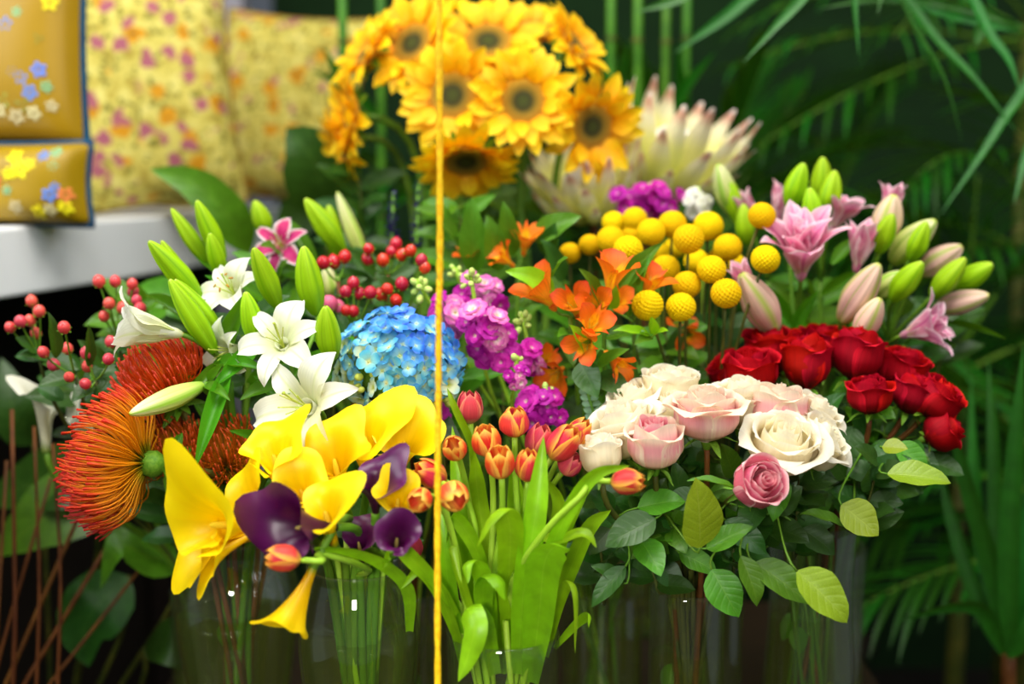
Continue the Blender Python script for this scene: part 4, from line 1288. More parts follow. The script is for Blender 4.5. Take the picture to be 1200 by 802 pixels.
# ------------------------------------------------------------------ hydrangea
def hydrangea():
    C = at(468, 432, 1.52)
    rr = m(70, 1.52)
    ax = iv(.0, .75, .65)
    P = stem_pts('mid', C - ax * rr * .7, ax)
    t = thing('hydrangea', 'blue hydrangea head fading to cream and green low on its left', 'hydrangea', P[0])
    tube_part('stem', P, .0045, 'stem', t)
    Fl = {}
    for k in ('hyd_blue', 'hyd_cyan', 'hyd_cream'):
        Fl[k] = []
        for s in range(3):
            Bg = Bag()
            for q in range(4):
                V, F, U = blade_data(1, .98, 'round', [74 - 8 * s, 78, 88 + 6 * s], cup=.22 - .1 * s, ruf=.03, rf=1.1, ph=s, nu=5, nv=7)
                Bg.add(V, F, U, rz(q * PI / 2 + R.uniform(-.12, .12)) @ tr(0, .06, 0) @ rx(R.uniform(-.15, .15)))
            V, F, U = ball_data(.11, .11, 6, 4)
            Bg.add(V, F, [(0.5, 0.0)] * len(V))
            Fl[k].append(Bg.mesh('floret', M[k]))
    V, F, U = ball_data(1, 1.2, 8, 6)
    BUDM = mk('flower_bud', V, F, U, M['hyd_bud'])
    V, F, U = ball_data(.72, .62, 18, 12)
    cx = part('head_core', mk('head_core', V, F, U, M['sepal']), t, tr(C) @ sc(rr))
    N = 190
    for k in range(N):
        z = 1 - 1.55 * (k + .5) / N
        ph = k * 2.39996
        s = math.sqrt(max(0, 1 - z * z))
        # hemisphere opening toward the viewer and up
        Fm = frame(Vector((0, 0, 0)), ax, Vector((1, 0, 0)))
        n = (Fm.to_3x3() @ Vector((s * math.cos(ph), s * math.sin(ph), z))).normalized()
        p = C + Vector((n.x * rr * 1.0, n.y * rr * .9, n.z * rr * .93)) * R.uniform(.84, 1.06)
        low = n.z * -1.0 + n.x * -.45 + R.uniform(-.35, .35)
        if low > .2 and R.random() < .5:
            part('flower_bud', BUDM, t, frame(p, n) @ sc(m(R.uniform(3.5, 5), 1.5)))
            continue
        kind = 'hyd_blue' if low < -.4 else ('hyd_cyan' if low < .08 else 'hyd_cream')
        if R.random() < .22:
            kind = 'hyd_cyan'
        nn = (n + Vector((R.uniform(-.6, .6), R.uniform(-.6, .6), R.uniform(-.6, .6)))).normalized()
        part('floret', R.choice(Fl[kind]), t, frame(p, nn) @ sc(m(R.uniform(10, 15), 1.5)))
    for a, b in (((-.06, -.02), 0), ((.07, -.03), 1)):
        leaf_part(t, C + Vector((0, .02, -.05)), C + Vector((a[0], .0, -.06 + a[1])), .05, 'dark_leaf')


hydrangea()

# ------------------------------------------------------------------ stock
def floret_mesh(mat, full=1.0):
    o = []
    for s in range(3):
        Bg = Bag()
        for lay, (n, tilt, sc_) in enumerate(((6, 0, 1.0), (5, .42, .72))):
            for q in range(n):
                V, F, U = blade_data(1, .95, 'round', [55, 76, 96, 104], cup=.12, ruf=.09, rf=1.6, ph=q + s, nu=7, nv=7)
                Bg.add(V, F, U, rz(q * 2 * PI / n + lay * .6 + R.uniform(-.2, .2)) @ rx(tilt * full + R.uniform(-.12, .12)) @ sc(sc_))
        o.append(Bg.mesh('floret', M[mat]))
    return o


SF = {k: floret_mesh(k) for k in ('stock_magenta', 'stock_pale', 'stock_white')}
V, F, U = ball_data(.8, 1.1, 8, 6)
SBUD = mk('flower_bud', V, F, U, M['stock_bud'])


def stock(label, key, top, base, Y, florets, nb=8, budr=5.0, group='stock spikes', lean=0):
    T, B = at(top[0], top[1], Y), at(base[0], base[1], Y + .03)
    ax = T - B
    P = stem_pts(key, B, ax, slack=.3)
    t = thing('stock', label, 'stock flower', P[0], group)
    tube_part('stem', P + [B.lerp(T, .5), T], .0024, 'tulip_stem', t, 6)
    F0 = frame(T, ax)
    for k in range(nb):
        a = k * 2.4
        h = -.5 * k * m(5, Y)
        p = F0 @ Vector((math.cos(a) * m(4 + k * .9, Y), math.sin(a) * m(4 + k * .9, Y), h))
        part('flower_bud', SBUD, t, frame(p, (p - T) * 1.0 + ax.normalized() * .012) @ sc(m(budr * R.uniform(.7, 1.1), Y)))
    for (px, py, r, mat, d) in florets:
        y2 = Y - R.uniform(0, .03)
        p = at(px, py, y2)
        part('floret', R.choice(SF[mat]), t, frame(p, iv(*d)) @ sc(m(r, y2)))
    return t


def rf(cx, cy, rx_, ry_, n, r, mats):
    o = []
    for k in range(n):
        a, q = k * 2.4 + R.uniform(-.3, .3), math.sqrt((k + .5) / n)
        dx, dy = math.cos(a) * q, math.sin(a) * q
        o.append((cx + rx_ * dx, cy + ry_ * dy, r * R.uniform(.8, 1.15), R.choice(mats), (dx * .8 + R.uniform(-.2, .2), -dy * .8 + .25 + R.uniform(-.2, .2), .8)))
    return o


mg, pl = 'stock_magenta', 'stock_pale'
stock('magenta stock with one large round floret facing out, lime buds above', 'alstro', (551, 318), (566, 420), 1.56,
      [(585, 413, 26, mg, (.05, .1, 1))] + rf(566, 386, 30, 26, 9, 17, [mg, mg, pl]))
stock('magenta stock beside the hydrangea, lime bud tip leaning left over the cord', 'alstro', (488, 328), (530, 400), 1.60,
      rf(528, 368, 22, 24, 9, 15, [mg, mg, pl]), nb=9)
stock('pink and magenta stock at the top of the cluster, under the green leaves', 'alstro', (532, 314), (560, 380), 1.64,
      rf(562, 345, 28, 24, 9, 14, [mg, pl, pl]), nb=6)
stock('magenta stock at the right of the cluster with lime bud tip by the orange blooms', 'alstro', (612, 368), (628, 460), 1.57,
      rf(600, 420, 34, 16, 6, 15, [mg, mg]) + rf(624, 424, 14, 14, 5, 10, [pl]), nb=8)
stock('pale pink stock tuft drooping below the large magenta floret', 'alstro', (606, 418), (600, 470), 1.53,
      rf(606, 440, 12, 14, 7, 8, [pl, pl, mg]), nb=2)
stock('magenta stock low down between the tulips and the stems', 'alstro', (640, 455), (634, 510), 1.54,
      rf(634, 478, 26, 22, 9, 15, [mg]), nb=3)
stock('magenta stock glimpsed at the foot of the hydrangea behind the cord', 'mid', (512, 464), (512, 520), 1.55,
      rf(512, 482, 12, 16, 5, 11, [mg]), nb=1)
stock('magenta stock standing behind the billy buttons below the open protea', 'protea', (762, 218), (768, 290), 1.92,
      rf(760, 234, 40, 18, 14, 13, [mg]), nb=2)
stock('white stock tip just right of the rear magenta stock', 'billy', (816, 226), (822, 290), 1.86,
      rf(818, 238, 15, 14, 8, 9, ['stock_white']), nb=4)

# ------------------------------------------------------------------ alstroemeria
AP = [blade('petal', 'alstro', 1, w, 'spat', a, cup=.25, ruf=.03, rf=1.5, ph=p, nu=7, nv=10) for w, a, p in ((.58, [14, 22, 38, 66], 0), (.54, [14, 20, 34, 52], 1), (.58, [16, 26, 46, 80], 2))]
AI = [blade('petal', 'alstro_in', 1, w, 'lance', a, cup=.35, nu=5, nv=10) for w, a in ((.26, [10, 16, 28, 58]), (.24, [12, 18, 34, 66]))]
ATH = mk('bloom', *lathe_data([(.02, -.16), (.07, -.10), (.085, 0), (.07, .05), (.06, .12)], 12), M['alstro'])


def alstro(label, node, Y, blooms, leaves=(), rnd=3, key='alstro', leafmat='leaf'):
    N = at(node[0], node[1], Y)
    P = stem_pts(key, N, iv(R.uniform(-.2, .2), 1, .1))
    t = thing('alstroemeria', label, 'alstroemeria', P[0], 'orange alstroemeria stems')
    tube_part('stem', P, [.0032, .0026], 'stem', t, 6)
    for (px, py, size, d) in blooms:
        y2 = Y - R.uniform(.0, .03)
        C = at(px, py, y2)
        L = m(size, y2)
        d = iv(*d)
        B = C - d * L * .5
        Fm = frame(B, d)
        b = part('bloom', ATH, t, Fm @ sc(L))
        for k in range(3):
            part('petal', R.choice(AP), b, Fm @ rz(k * 2 * PI / 3 + R.uniform(-.1, .1)) @ tr(0, .05 * L, 0) @ rx(R.uniform(-.12, .12)) @ sc(L))
            part('petal', R.choice(AI), b, Fm @ rz(k * 2 * PI / 3 + PI / 3) @ tr(0, .04 * L, 0) @ rx(R.uniform(-.1, .1)) @ sc(L * .98))
        for k in range(3):
            part('stamen', FIL, b, Fm @ rz(k * 2) @ sc(L * .9))
        tube_part('pedicel', bez(N, N + (B - N) * .4, B - d * .02, B - d * L * .14, 8), .0016, 'stem', t, 5)
    for (bx, by, tx, ty, W, mat) in leaves:
        leaf_part(t, at(bx, by, Y), at(tx, ty, Y - .03), m(W, Y), mat)
    for k in range(rnd):
        q = P[R.randint(9, len(P) - 2)]
        a = R.uniform(0, 2 * PI)
        leaf_part(t, q, q + Vector((math.cos(a), math.sin(a) * .6, R.uniform(.0, .8))).normalized() * R.uniform(.045, .07), .02, leafmat)


alstro('orange alstroemeria with a tall trumpet bloom rising before the billy buttons', (708, 372), 1.56, [(718, 320, 58, (.1, .9, .4)), (700, 358, 44, (-.2, .3, .9))], [(716, 362, 722, 336, 16, 'bright_leaf'), (704, 360, 682, 314, 22, 'leaf')])
alstro('orange alstroemeria leaning right behind the lowest billy buttons', (742, 378), 1.60, [(764, 330, 48, (.4, .8, .35)), (724, 352, 36, (.1, .3, .9))], [(724, 340, 776, 284, 24, 'leaf'), (736, 372, 760, 300, 20, 'leaf')])
alstro('orange alstroemeria opening left with yellow throat, second bunch from the cord', (668, 372), 1.57, [(632, 340, 56, (-.55, .65, .5)), (672, 356, 46, (-.2, .5, .8))], [(668, 385, 672, 428, 26, 'leaf'), (650, 340, 594, 316, 28, 'bright_leaf'), (648, 325, 664, 300, 18, 'leaf')])
alstro('orange alstroemeria with rounded petals hanging at the front of its bunch', (690, 424), 1.53, [(694, 380, 46, (.2, .5, .85)), (686, 404, 42, (-.3, -.2, .9)), (724, 426, 44, (.5, -.5, .7))], [(694, 430, 668, 380, 28, 'bright_leaf'), (700, 430, 736, 408, 16, 'leaf'), (680, 425, 700, 466, 34, 'dark_leaf'), (700, 440, 740, 462, 30, 'dark_leaf')])
alstro('dusky orange alstroemeria at the back between the green upright leaves', (610, 312), 1.72, [(616, 278, 40, (.1, .8, .5)), (588, 300, 34, (-.6, .5, .4)), (549, 298, 32, (-.3, .6, .5))], [(556, 320, 553, 232, 34, 'leaf'), (584, 318, 572, 252, 30, 'leaf'), (600, 300, 590, 236, 26, 'leaf'), (624, 280, 680, 252, 32, 'leaf'), (640, 300, 650, 262, 26, 'dark_leaf'), (660, 330, 636, 280, 26, 'dark_leaf')])
alstro('faded orange alstroemeria hanging in shade among the billy button stems', (800, 420), 1.68, [(806, 392, 36, (.2, -.4, .8)), (796, 376, 34, (0, .5, .8))], [(790, 430, 800, 380, 26, 'dark_leaf')])
alstro('rust orange alstroemeria below the large green leaf, right of the magenta stock', (664, 470), 1.60, [(650, 440, 42, (-.4, -.3, .8)), (640, 422, 34, (.4, .4, .8))], [(664, 470, 700, 490, 34, 'dark_leaf'), (660, 470, 660, 520, 32, 'dark_leaf')])
alstro('leafy alstroemeria sprig with pale green whorl of leaves and no bloom showing', (765, 440), 1.55, [(733, 480, 20, (0, 0, 1))], [(762, 394, 719, 386, 15, 'bright_leaf'), (762, 392, 766, 372, 16, 'bright_leaf'), (764, 396, 782, 386, 14, 'bright_leaf'), (764, 396, 744, 402, 14, 'leaf')], rnd=6)

# ------------------------------------------------------------------ tulips
def tulip_petals(mat, opn):
    o = []
    for s in range(3):
        V, F, U = shell_data(1, 1, [(0, .22), (.12, .66), (.3, .95), (.5, 1.0 + .06 * opn), (.75, .86 + .3 * opn), (.92, .62 + .5 * opn), (1, .42 + .6 * opn)],
                             [(0, 70), (.3, 62), (.6, 56), (.8, 44), (.92, 30), (1, 5)], drop=.04, nu=7, nv=11, wob=.03, ph=s * 1.3)
        o.append(mk('petal', V, F, U, M[mat]))
    return o


TP = {}


tv = []


def tulip(px, py, Y, w, h, d, mat, label, opn=0.0, slack=.35, via=None, key='tulip', pt=('tulip_stem', .003)):
    C = at(px, py, Y)
    Rr, H = m(w / 2, Y), m(h, Y)
    d = iv(*d)
    B = C - d * H * .48
    Fm = frame(B, d)
    P = stem_pts(key, B, d, slack)
    if via:
        k = 4
        P = P[:4] + catmull([P[4]] + [at(*q) for q in via] + [B - d * .02, B], 18)
    t = thing('tulip', label, 'tulip', P[0], 'tulips in the cylinder vase')
    tv.append(t)
    tube_part('stem', P, [pt[1] * 1.15, pt[1]], pt[0], t)
    kk = (mat, opn)
    if kk not in TP:
        TP[kk] = tulip_petals(*kk)
    for k in range(6):
        inner = k >= 3
        part('petal', R.choice(TP[kk]), t, Fm @ rz(k * 2 * PI / 3 + (PI / 3 if inner else 0) + R.uniform(-.08, .08)) @ rx(R.uniform(-.04, .04)) @ sc(Rr * (.9 if inner else 1.03), Rr * (.9 if inner else 1.03), H * (1.0 if inner else R.uniform(.94, 1.0))))
    for k in range(3):
        part('stamen', FIL, t, Fm @ rz(k * 2.1) @ sc(H * .8, H * .5, H * .7))


th, tg, tp = 'tulip_hot', 'tulip_gold', 'tulip_pink'
tulip(551, 478, 1.46, 30, 40, (-.02, .95, .2), tp, 'dusty pink tulip standing behind, just right of the cord', .1)
tulip(603, 495, 1.38, 36, 38, (0, .93, .35), th, 'orange edged red tulip, highest of the front group')
tulip(570, 517, 1.36, 35, 40, (-.15, .88, .45), tg, 'golden striped tulip at upper left of the front group', .1)
tulip(586, 543, 1.33, 35, 42, (-.08, .85, .5), tg, 'open topped orange tulip at the front, dark throat showing', .35)
tulip(619, 546, 1.34, 31, 42, (.06, .92, .35), th, 'closed red tulip with yellow flames, right of the open topped one')
tulip(632, 517, 1.39, 33, 42, (.2, .9, .3), tp, 'pinkish tulip leaning right behind the closed red one')
tulip(660, 520, 1.37, 36, 50, (.55, .75, .3), th, 'large red tulip slanting up right toward the cream roses', .15)
tulip(676, 510, 1.40, 30, 46, (.55, .75, .2), th, 'red tulip behind the large slanting one', 0)
tulip(668, 544, 1.38, 30, 32, (.5, .6, .5), tp, 'plain pink tulip tucked under the slanting pair', 0)
tulip(735, 565, 1.30, 32, 42, (.93, .02, .35), th, 'red and yellow tulip lying sideways in front of the cream roses', .1, via=[(598, 690, 1.34), (640, 622, 1.31), (680, 582, 1.30)])
tulip(533, 526, 1.34, 29, 32, (-.15, .5, .85), tg, 'small pale gold tulip facing out, just right of the cord', .2)
tulip(505, 556, 1.36, 32, 44, (-.8, .45, .4), th, 'red tulip behind the cord, tilted left toward the callas', .25)
tulip(492, 586, 1.29, 29, 32, (-.35, -.1, .93), tg, 'golden tulip showing its dark throat, left of the cord', .3)
tulip(531, 582, 1.29, 36, 40, (.3, -.35, .8), tg, 'orange and red tulip nodding down just right of the cord', .15)
tulip(332, 654, 1.25, 31, 44, (-.97, .12, .2), th, 'red tulip lying sideways beneath the large purple calla', .15, via=[(432, 668, 1.34), (400, 655, 1.29), (372, 650, 1.27)], key='calla')
tulip(480, 640, 1.42, 30, 42, (-.3, .8, .3), tp, 'dull red tulip in deep shade below the purple callas', 0)

# leaves of the tulips: wide blades rising from the vase
LV = [
    (1, [(598, 780, 1.39), (596, 690, 1.35), (598, 622, 1.31), (588, 596, 1.29), (570, 612, 1.28), (559, 641, 1.28)], 44),
    (4, [(606, 790, 1.36), (614, 690, 1.33), (628, 600, 1.32), (637, 512, 1.33)], 38),
    (9, [(612, 780, 1.37), (640, 660, 1.33), (672, 590, 1.31), (700, 555, 1.30), (738, 546, 1.29)], 24),
    (6, [(622, 800, 1.36), (632, 720, 1.33), (638, 660, 1.31), (652, 640, 1.29), (668, 644, 1.28)], 56),
    (7, [(628, 626, 1.35), (655, 634, 1.32), (684, 626, 1.31), (699, 642, 1.31)], 22),
    (8, [(640, 770, 1.38), (658, 700, 1.35), (670, 682, 1.33), (677, 705, 1.32), (674, 766, 1.32)], 20),
    (2, [(578, 760, 1.37), (572, 700, 1.34), (560, 662, 1.31), (546, 660, 1.29), (548, 684, 1.28)], 30),
    (3, [(570, 740, 1.35), (566, 690, 1.32), (576, 672, 1.30), (588, 684, 1.29), (592, 704, 1.29)], 38),
    (10, [(580, 790, 1.35), (566, 730, 1.31), (548, 712, 1.29), (556, 736, 1.27), (548, 770, 1.27), (537, 799, 1.27)], 42),
    (11, [(545, 790, 1.38), (528, 700, 1.36), (520, 640, 1.35), (512, 575, 1.36)], 26),
    (0, [(570, 790, 1.40), (556, 680, 1.39), (540, 590, 1.38), (530, 500, 1.40)], 30),
    (2, [(585, 790, 1.41), (574, 680, 1.40), (560, 580, 1.39), (556, 530, 1.38)], 30),
    (5, [(618, 790, 1.40), (640, 680, 1.39), (664, 610, 1.38), (690, 572, 1.38)], 30),
    (6, [(626, 790, 1.41), (660, 690, 1.40), (690, 620, 1.38), (716, 598, 1.37)], 26),
    (1, [(596, 790, 1.41), (600, 680, 1.40), (606, 600, 1.40), (600, 540, 1.40)], 34),
    (13, [(540, 760, 1.36), (512, 690, 1.33), (482, 655, 1.31), (462, 640, 1.30), (448, 668, 1.30)], 26),
    (11, [(536, 720, 1.35), (515, 690, 1.33), (492, 668, 1.32), (470, 690, 1.31)], 18),
    (13, [(560, 740, 1.34), (540, 680, 1.31), (530, 640, 1.30), (541, 684, 1.29)], 16),
    (8, [(650, 760, 1.40), (678, 730, 1.38), (692, 722, 1.36), (690, 736, 1.35)], 16),
    (4, [(620, 700, 1.40), (648, 640, 1.38), (656, 590, 1.37), (640, 560, 1.37)], 24),
    (3, [(575, 700, 1.38), (556, 640, 1.36), (530, 606, 1.35), (522, 640, 1.34)], 24),
    (0, [(556, 560, 1.46), (552, 520, 1.45), (534, 480, 1.44), (524, 455, 1.44)], 12),
    (14, [(428, 665, 1.33), (400, 648, 1.29), (368, 642, 1.27)], 10),
    (14, [(480, 740, 1.36), (478, 690, 1.33), (450, 660, 1.30), (410, 645, 1.28), (362, 643, 1.27)], 26),
]
for k, pix, w in LV:
    blade_part(tv[k], pix, w * .8, 'bright_leaf', 'strap', .38, n=20)

# ------------------------------------------------------------------ roses
def rose_parts(mat, style):
    L = []
    # rolled heart
    V, U = [], []
    nu, nv = 54, 6
    turns = 2.6
    for i in range(nv):
        v = i / (nv - 1)
        for j in range(nu):
            s = j / (nu - 1)
            a = s * turns * 2 * PI
            r = (.03 + .40 * s) * (.62 + .5 * v - .14 * v ** 3) * (1 + .05 * math.sin(a * 2.5))
            V.append((r * math.cos(a), r * math.sin(a), v * (1.04 - .10 * s + .02 * math.sin(a * 1.7))))
            U.append((s * 3 % 1, .2 + .75 * v))
    L.append(mk('rolled_heart', V, grid_faces(nv, nu), U, M[mat]))
    specs = {
        'bud': [(3, .58, 1.02, .82, .80, .0), (4, .78, .98, .90, .88, .03), (4, .97, .92, .97, 1.0, .12)],
        'open': [(3, .50, 1.0, .84, .82, .0), (4, .68, .98, .92, .92, .04), (5, .86, .94, .98, 1.04, .12), (5, 1.0, .84, 1.04, 1.16, .20)],
        'full': [(4, .55, 1.0, .84, .80, .0), (5, .76, .99, .90, .90, .03), (6, .96, .96, .96, 1.0, .07)],
    }[style]
    out = []
    for n, rs, hs, ta, tb, roll in specs:
        var = []
        for s in range(2):
            V, F, U = shell_data(rs, hs, [(0, .16), (.1, .5), (.25, .82), (.45, 1.0), (.7, .98), (.86, ta), (1, tb)],
                                 [(0, 68), (.35, 74), (.7, 74), (.86, 66), (.95, 50), (1, 34)], drop=.07, nu=11, nv=13, ruf=.025, ph=s * 2.2 + rs * 3, roll=roll, wob=.035)
            var.append(mk('petal', V, F, U, M[mat]))
        out.append((n, var))
    return L[0], out


RC = {}
RSEP = blade('sepal', 'sepal', 1, .26, 'lance', [60, 100, 128, 100], cup=.3, nu=5, nv=10)
HIP = mk('hip', *lathe_data([(.05, -.34), (.13, -.26), (.18, -.12), (.20, .02), (.17, .08), (.001, .10)], 12), M['sepal'])


def rose(key, px, py, Y, rpx, hr, d, mat, style, label, group, nleaf=3, heart=None, lm=('dark_leaf', 'leaf')):
    C = at(px, py, Y)
    Rr = m(rpx, Y)
    H = Rr * hr
    d = iv(*d)
    B = C - d * H * .48
    Fm = frame(B, d)
    P = stem_pts(key, B - d * Rr * .3, d, slack=.32)
    t = thing('rose', label, 'rose', P[0], group)
    tube_part('stem', P, [.0036, .0032, .003], ('brown_stem' if R.random() < .5 else 'dark_stem') if R.random() < .7 else 'stem', t, 7)
    part('hip', HIP, t, Fm @ sc(Rr))
    for k in range(5):
        part('sepal', RSEP, t, Fm @ rz(k * 2 * PI / 5 + R.uniform(-.2, .2)) @ tr(0, Rr * .14, -.02 * Rr) @ rx(R.uniform(-.5, .3)) @ sc(Rr * R.uniform(.8, 1.05)))
    kk = (mat, style)
    if kk not in RC:
        RC[kk] = rose_parts(mat, style)
    ht, lay = RC[kk]
    if heart:
        if (heart, style) not in RC:
            RC[(heart, style)] = rose_parts(heart, style)
        ht = RC[(heart, style)][0]
    part('rolled_heart', ht, t, Fm @ rz(R.uniform(0, 6)) @ sc(Rr, Rr, H))
    for q, (n, var) in enumerate(lay):
        a0 = R.uniform(0, 6)
        src = var
        if heart and q < len(lay) - 2:
            src = RC[(heart, style)][1][q][1]
        for k in range(n):
            part('petal', R.choice(src), t, Fm @ rz(a0 + k * 2 * PI / n + R.uniform(-.12, .12)) @ rx(R.uniform(-.06, .03)) @ sc(Rr * R.uniform(.96, 1.04), Rr * R.uniform(.96, 1.04), H * R.uniform(.95, 1.03)))
    for k in range(nleaf):
        q = P[R.randint(9, len(P) - 4)]
        a = R.uniform(PI, 2 * PI) if R.random() < .7 else R.uniform(0, PI)
        u = Vector((math.cos(a), math.sin(a) * .7, R.uniform(-.5, .5))).normalized()
        e = q + u * R.uniform(.018, .03)
        tube_part('leaf_stalk', [q, q.lerp(e, .5) + Vector((0, 0, .002)), e], .0011, 'stem', t, 5)
        L = R.uniform(.036, .05)
        leaf_part(t, e, e + (u + Vector((0, 0, R.uniform(-.5, .2)))).normalized() * L, L * .68, R.choice(lm))
        for sgn in (-1, 1):
            sd = u.cross(Vector((0, 0, 1))).normalized() * sgn
            if R.random() < .75:
                leaf_part(t, q.lerp(e, .7), q.lerp(e, .7) + (u * .5 + sd + Vector((0, 0, R.uniform(-.4, .2)))).normalized() * L * .85, L * .56, R.choice(lm))
    return t, P


CG, RG = 'cream and pink roses', 'red roses'
roses = {}
for q in (
    ('r9', 'red', 905, 412, 1.63, 33, 1.7, (-0.1, 0.95, 0.2), 'rose_red', 'full', 'red rose in the rear row, second from the left end', RG),
    ('r11', 'red', 965, 408, 1.65, 31, 1.7, (0, 0.97, 0.18), 'rose_red', 'full', 'red rose in the rear row, between the two tall front ones', RG),
    ('r10', 'red', 856, 436, 1.62, 25, 1.7, (-0.5, 0.8, 0.2), 'rose_red', 'full', 'dark red rose farthest left, next to the billy button stems', RG),
    ('r1', 'red', 879, 436, 1.56, 32, 1.7, (-0.12, 0.93, 0.3), 'rose_red', 'bud', 'red rose with open rim just above the cream roses', RG),
    ('r2', 'red', 946, 426, 1.57, 29, 2.2, (0, 0.98, 0.12), 'rose_red', 'bud', 'tall red rose on a bare stem above the gap right of the cream roses', RG),
    ('r3', 'red', 1004, 416, 1.58, 30, 2.1, (0.1, 0.98, 0.1), 'rose_red', 'bud', 'tall red rose directly beneath the blush lily bud', RG),
    ('r4', 'red', 1019, 464, 1.53, 27, 1.7, (-0.05, 0.94, 0.25), 'rose_red', 'bud', 'red rosebud hanging lowest in the middle, beside the dark gap', RG),
    ('r5', 'red', 1056, 436, 1.60, 32, 1.7, (0.25, 0.92, 0.22), 'rose_red', 'full', 'full red rose under the double pink lily facing right', RG),
    ('r6', 'red', 1070, 463, 1.56, 28, 1.7, (0.35, 0.88, 0.22), 'rose_red', 'bud', 'red rose in the right bunch, between the hanging bud and outer ones', RG),
    ('r7', 'red', 1098, 470, 1.55, 29, 1.7, (0.55, 0.75, 0.3), 'rose_red', 'full', 'red rose on the right edge of the bunch, upper of the outer two', RG),
    ('r8', 'red', 1103, 506, 1.54, 25, 1.8, (0.85, 0.42, 0.25), 'rose_red', 'bud', 'red rose lowest at the right edge, lying sideways', RG),
    ('c6', 'white', 785, 458, 1.51, 33, 1.7, (0, 0.97, 0.2), 'rose_cream', 'full', 'cream rose at the back, topmost of its bunch', CG),
    ('c7', 'white', 744, 474, 1.50, 30, 1.7, (-0.4, 0.88, 0.25), 'rose_cream', 'open', 'cream rose at the back left near the eucalyptus sprig', CG),
    ('c13', 'white', 790, 486, 1.48, 32, 1.7, (0, 0.93, 0.3), 'rose_cream', 'open', 'cream rose in the middle, wedged behind the pink hearted ones', CG),
    ('c12', 'white', 731, 506, 1.44, 40, 1.7, (-0.3, 0.9, 0.25), 'rose_cream', 'open', 'broad cream rose left of the pink hearted front rose', CG),
    ('c3', 'white', 704, 535, 1.38, 25, 2.1, (-0.06, 0.97, 0.12), 'rose_cream', 'bud', 'closed cream rosebud standing above the sideways tulip', CG),
    ('c1', 'white', 768, 521, 1.39, 34, 1.9, (-0.03, 0.92, 0.34), 'rose_blush', 'bud', 'blush rose with a rolled pink heart at the front left of its bunch', CG),
    ('c8', 'white', 872, 474, 1.48, 36, 1.7, (0.1, 0.94, 0.2), 'rose_cream', 'open', 'cream rose behind, right neighbour of the big blush rose', CG),
    ('c2', 'white', 828, 486, 1.42, 38, 1.75, (-0.04, 0.96, 0.22), 'rose_blush', 'open', 'big blush rose with one pink petal, centre of the bunch on a green stem', CG),
    ('c9', 'white', 912, 482, 1.46, 36, 1.7, (0.05, 0.97, 0.12), 'rose_blush', 'bud', 'blush rose with pink side petals, standing in front of the red roses', CG),
    ('c10', 'white', 952, 490, 1.49, 30, 1.7, (0.5, 0.8, 0.25), 'rose_cream', 'open', 'cream rose peeking out right behind the blush one', CG),
    ('c11', 'white', 956, 520, 1.44, 34, 1.7, (0.62, 0.65, 0.4), 'rose_cream', 'open', 'cream rose with a wide folded petal, rightmost of its bunch', CG),
    ('c4', 'white', 918, 522, 1.41, 42, 1.4, (0.1, 0.8, 0.55), 'rose_cream', 'open', 'large open cream rose above the small pink rose', CG),
    ('c5', 'white', 886, 568, 1.36, 30, 1.9, (0.35, 0.35, 0.85), 'rose_pink', 'bud', 'small pink rose with a tight swirl, lowest at the front of its bunch', CG)):
    hk = {'c1': 'rose_pink', 'c2': None}.get(q[0])
    roses[q[0]] = rose(*q[1:], heart=hk, nleaf=4 if q[1] == 'white' else 3)

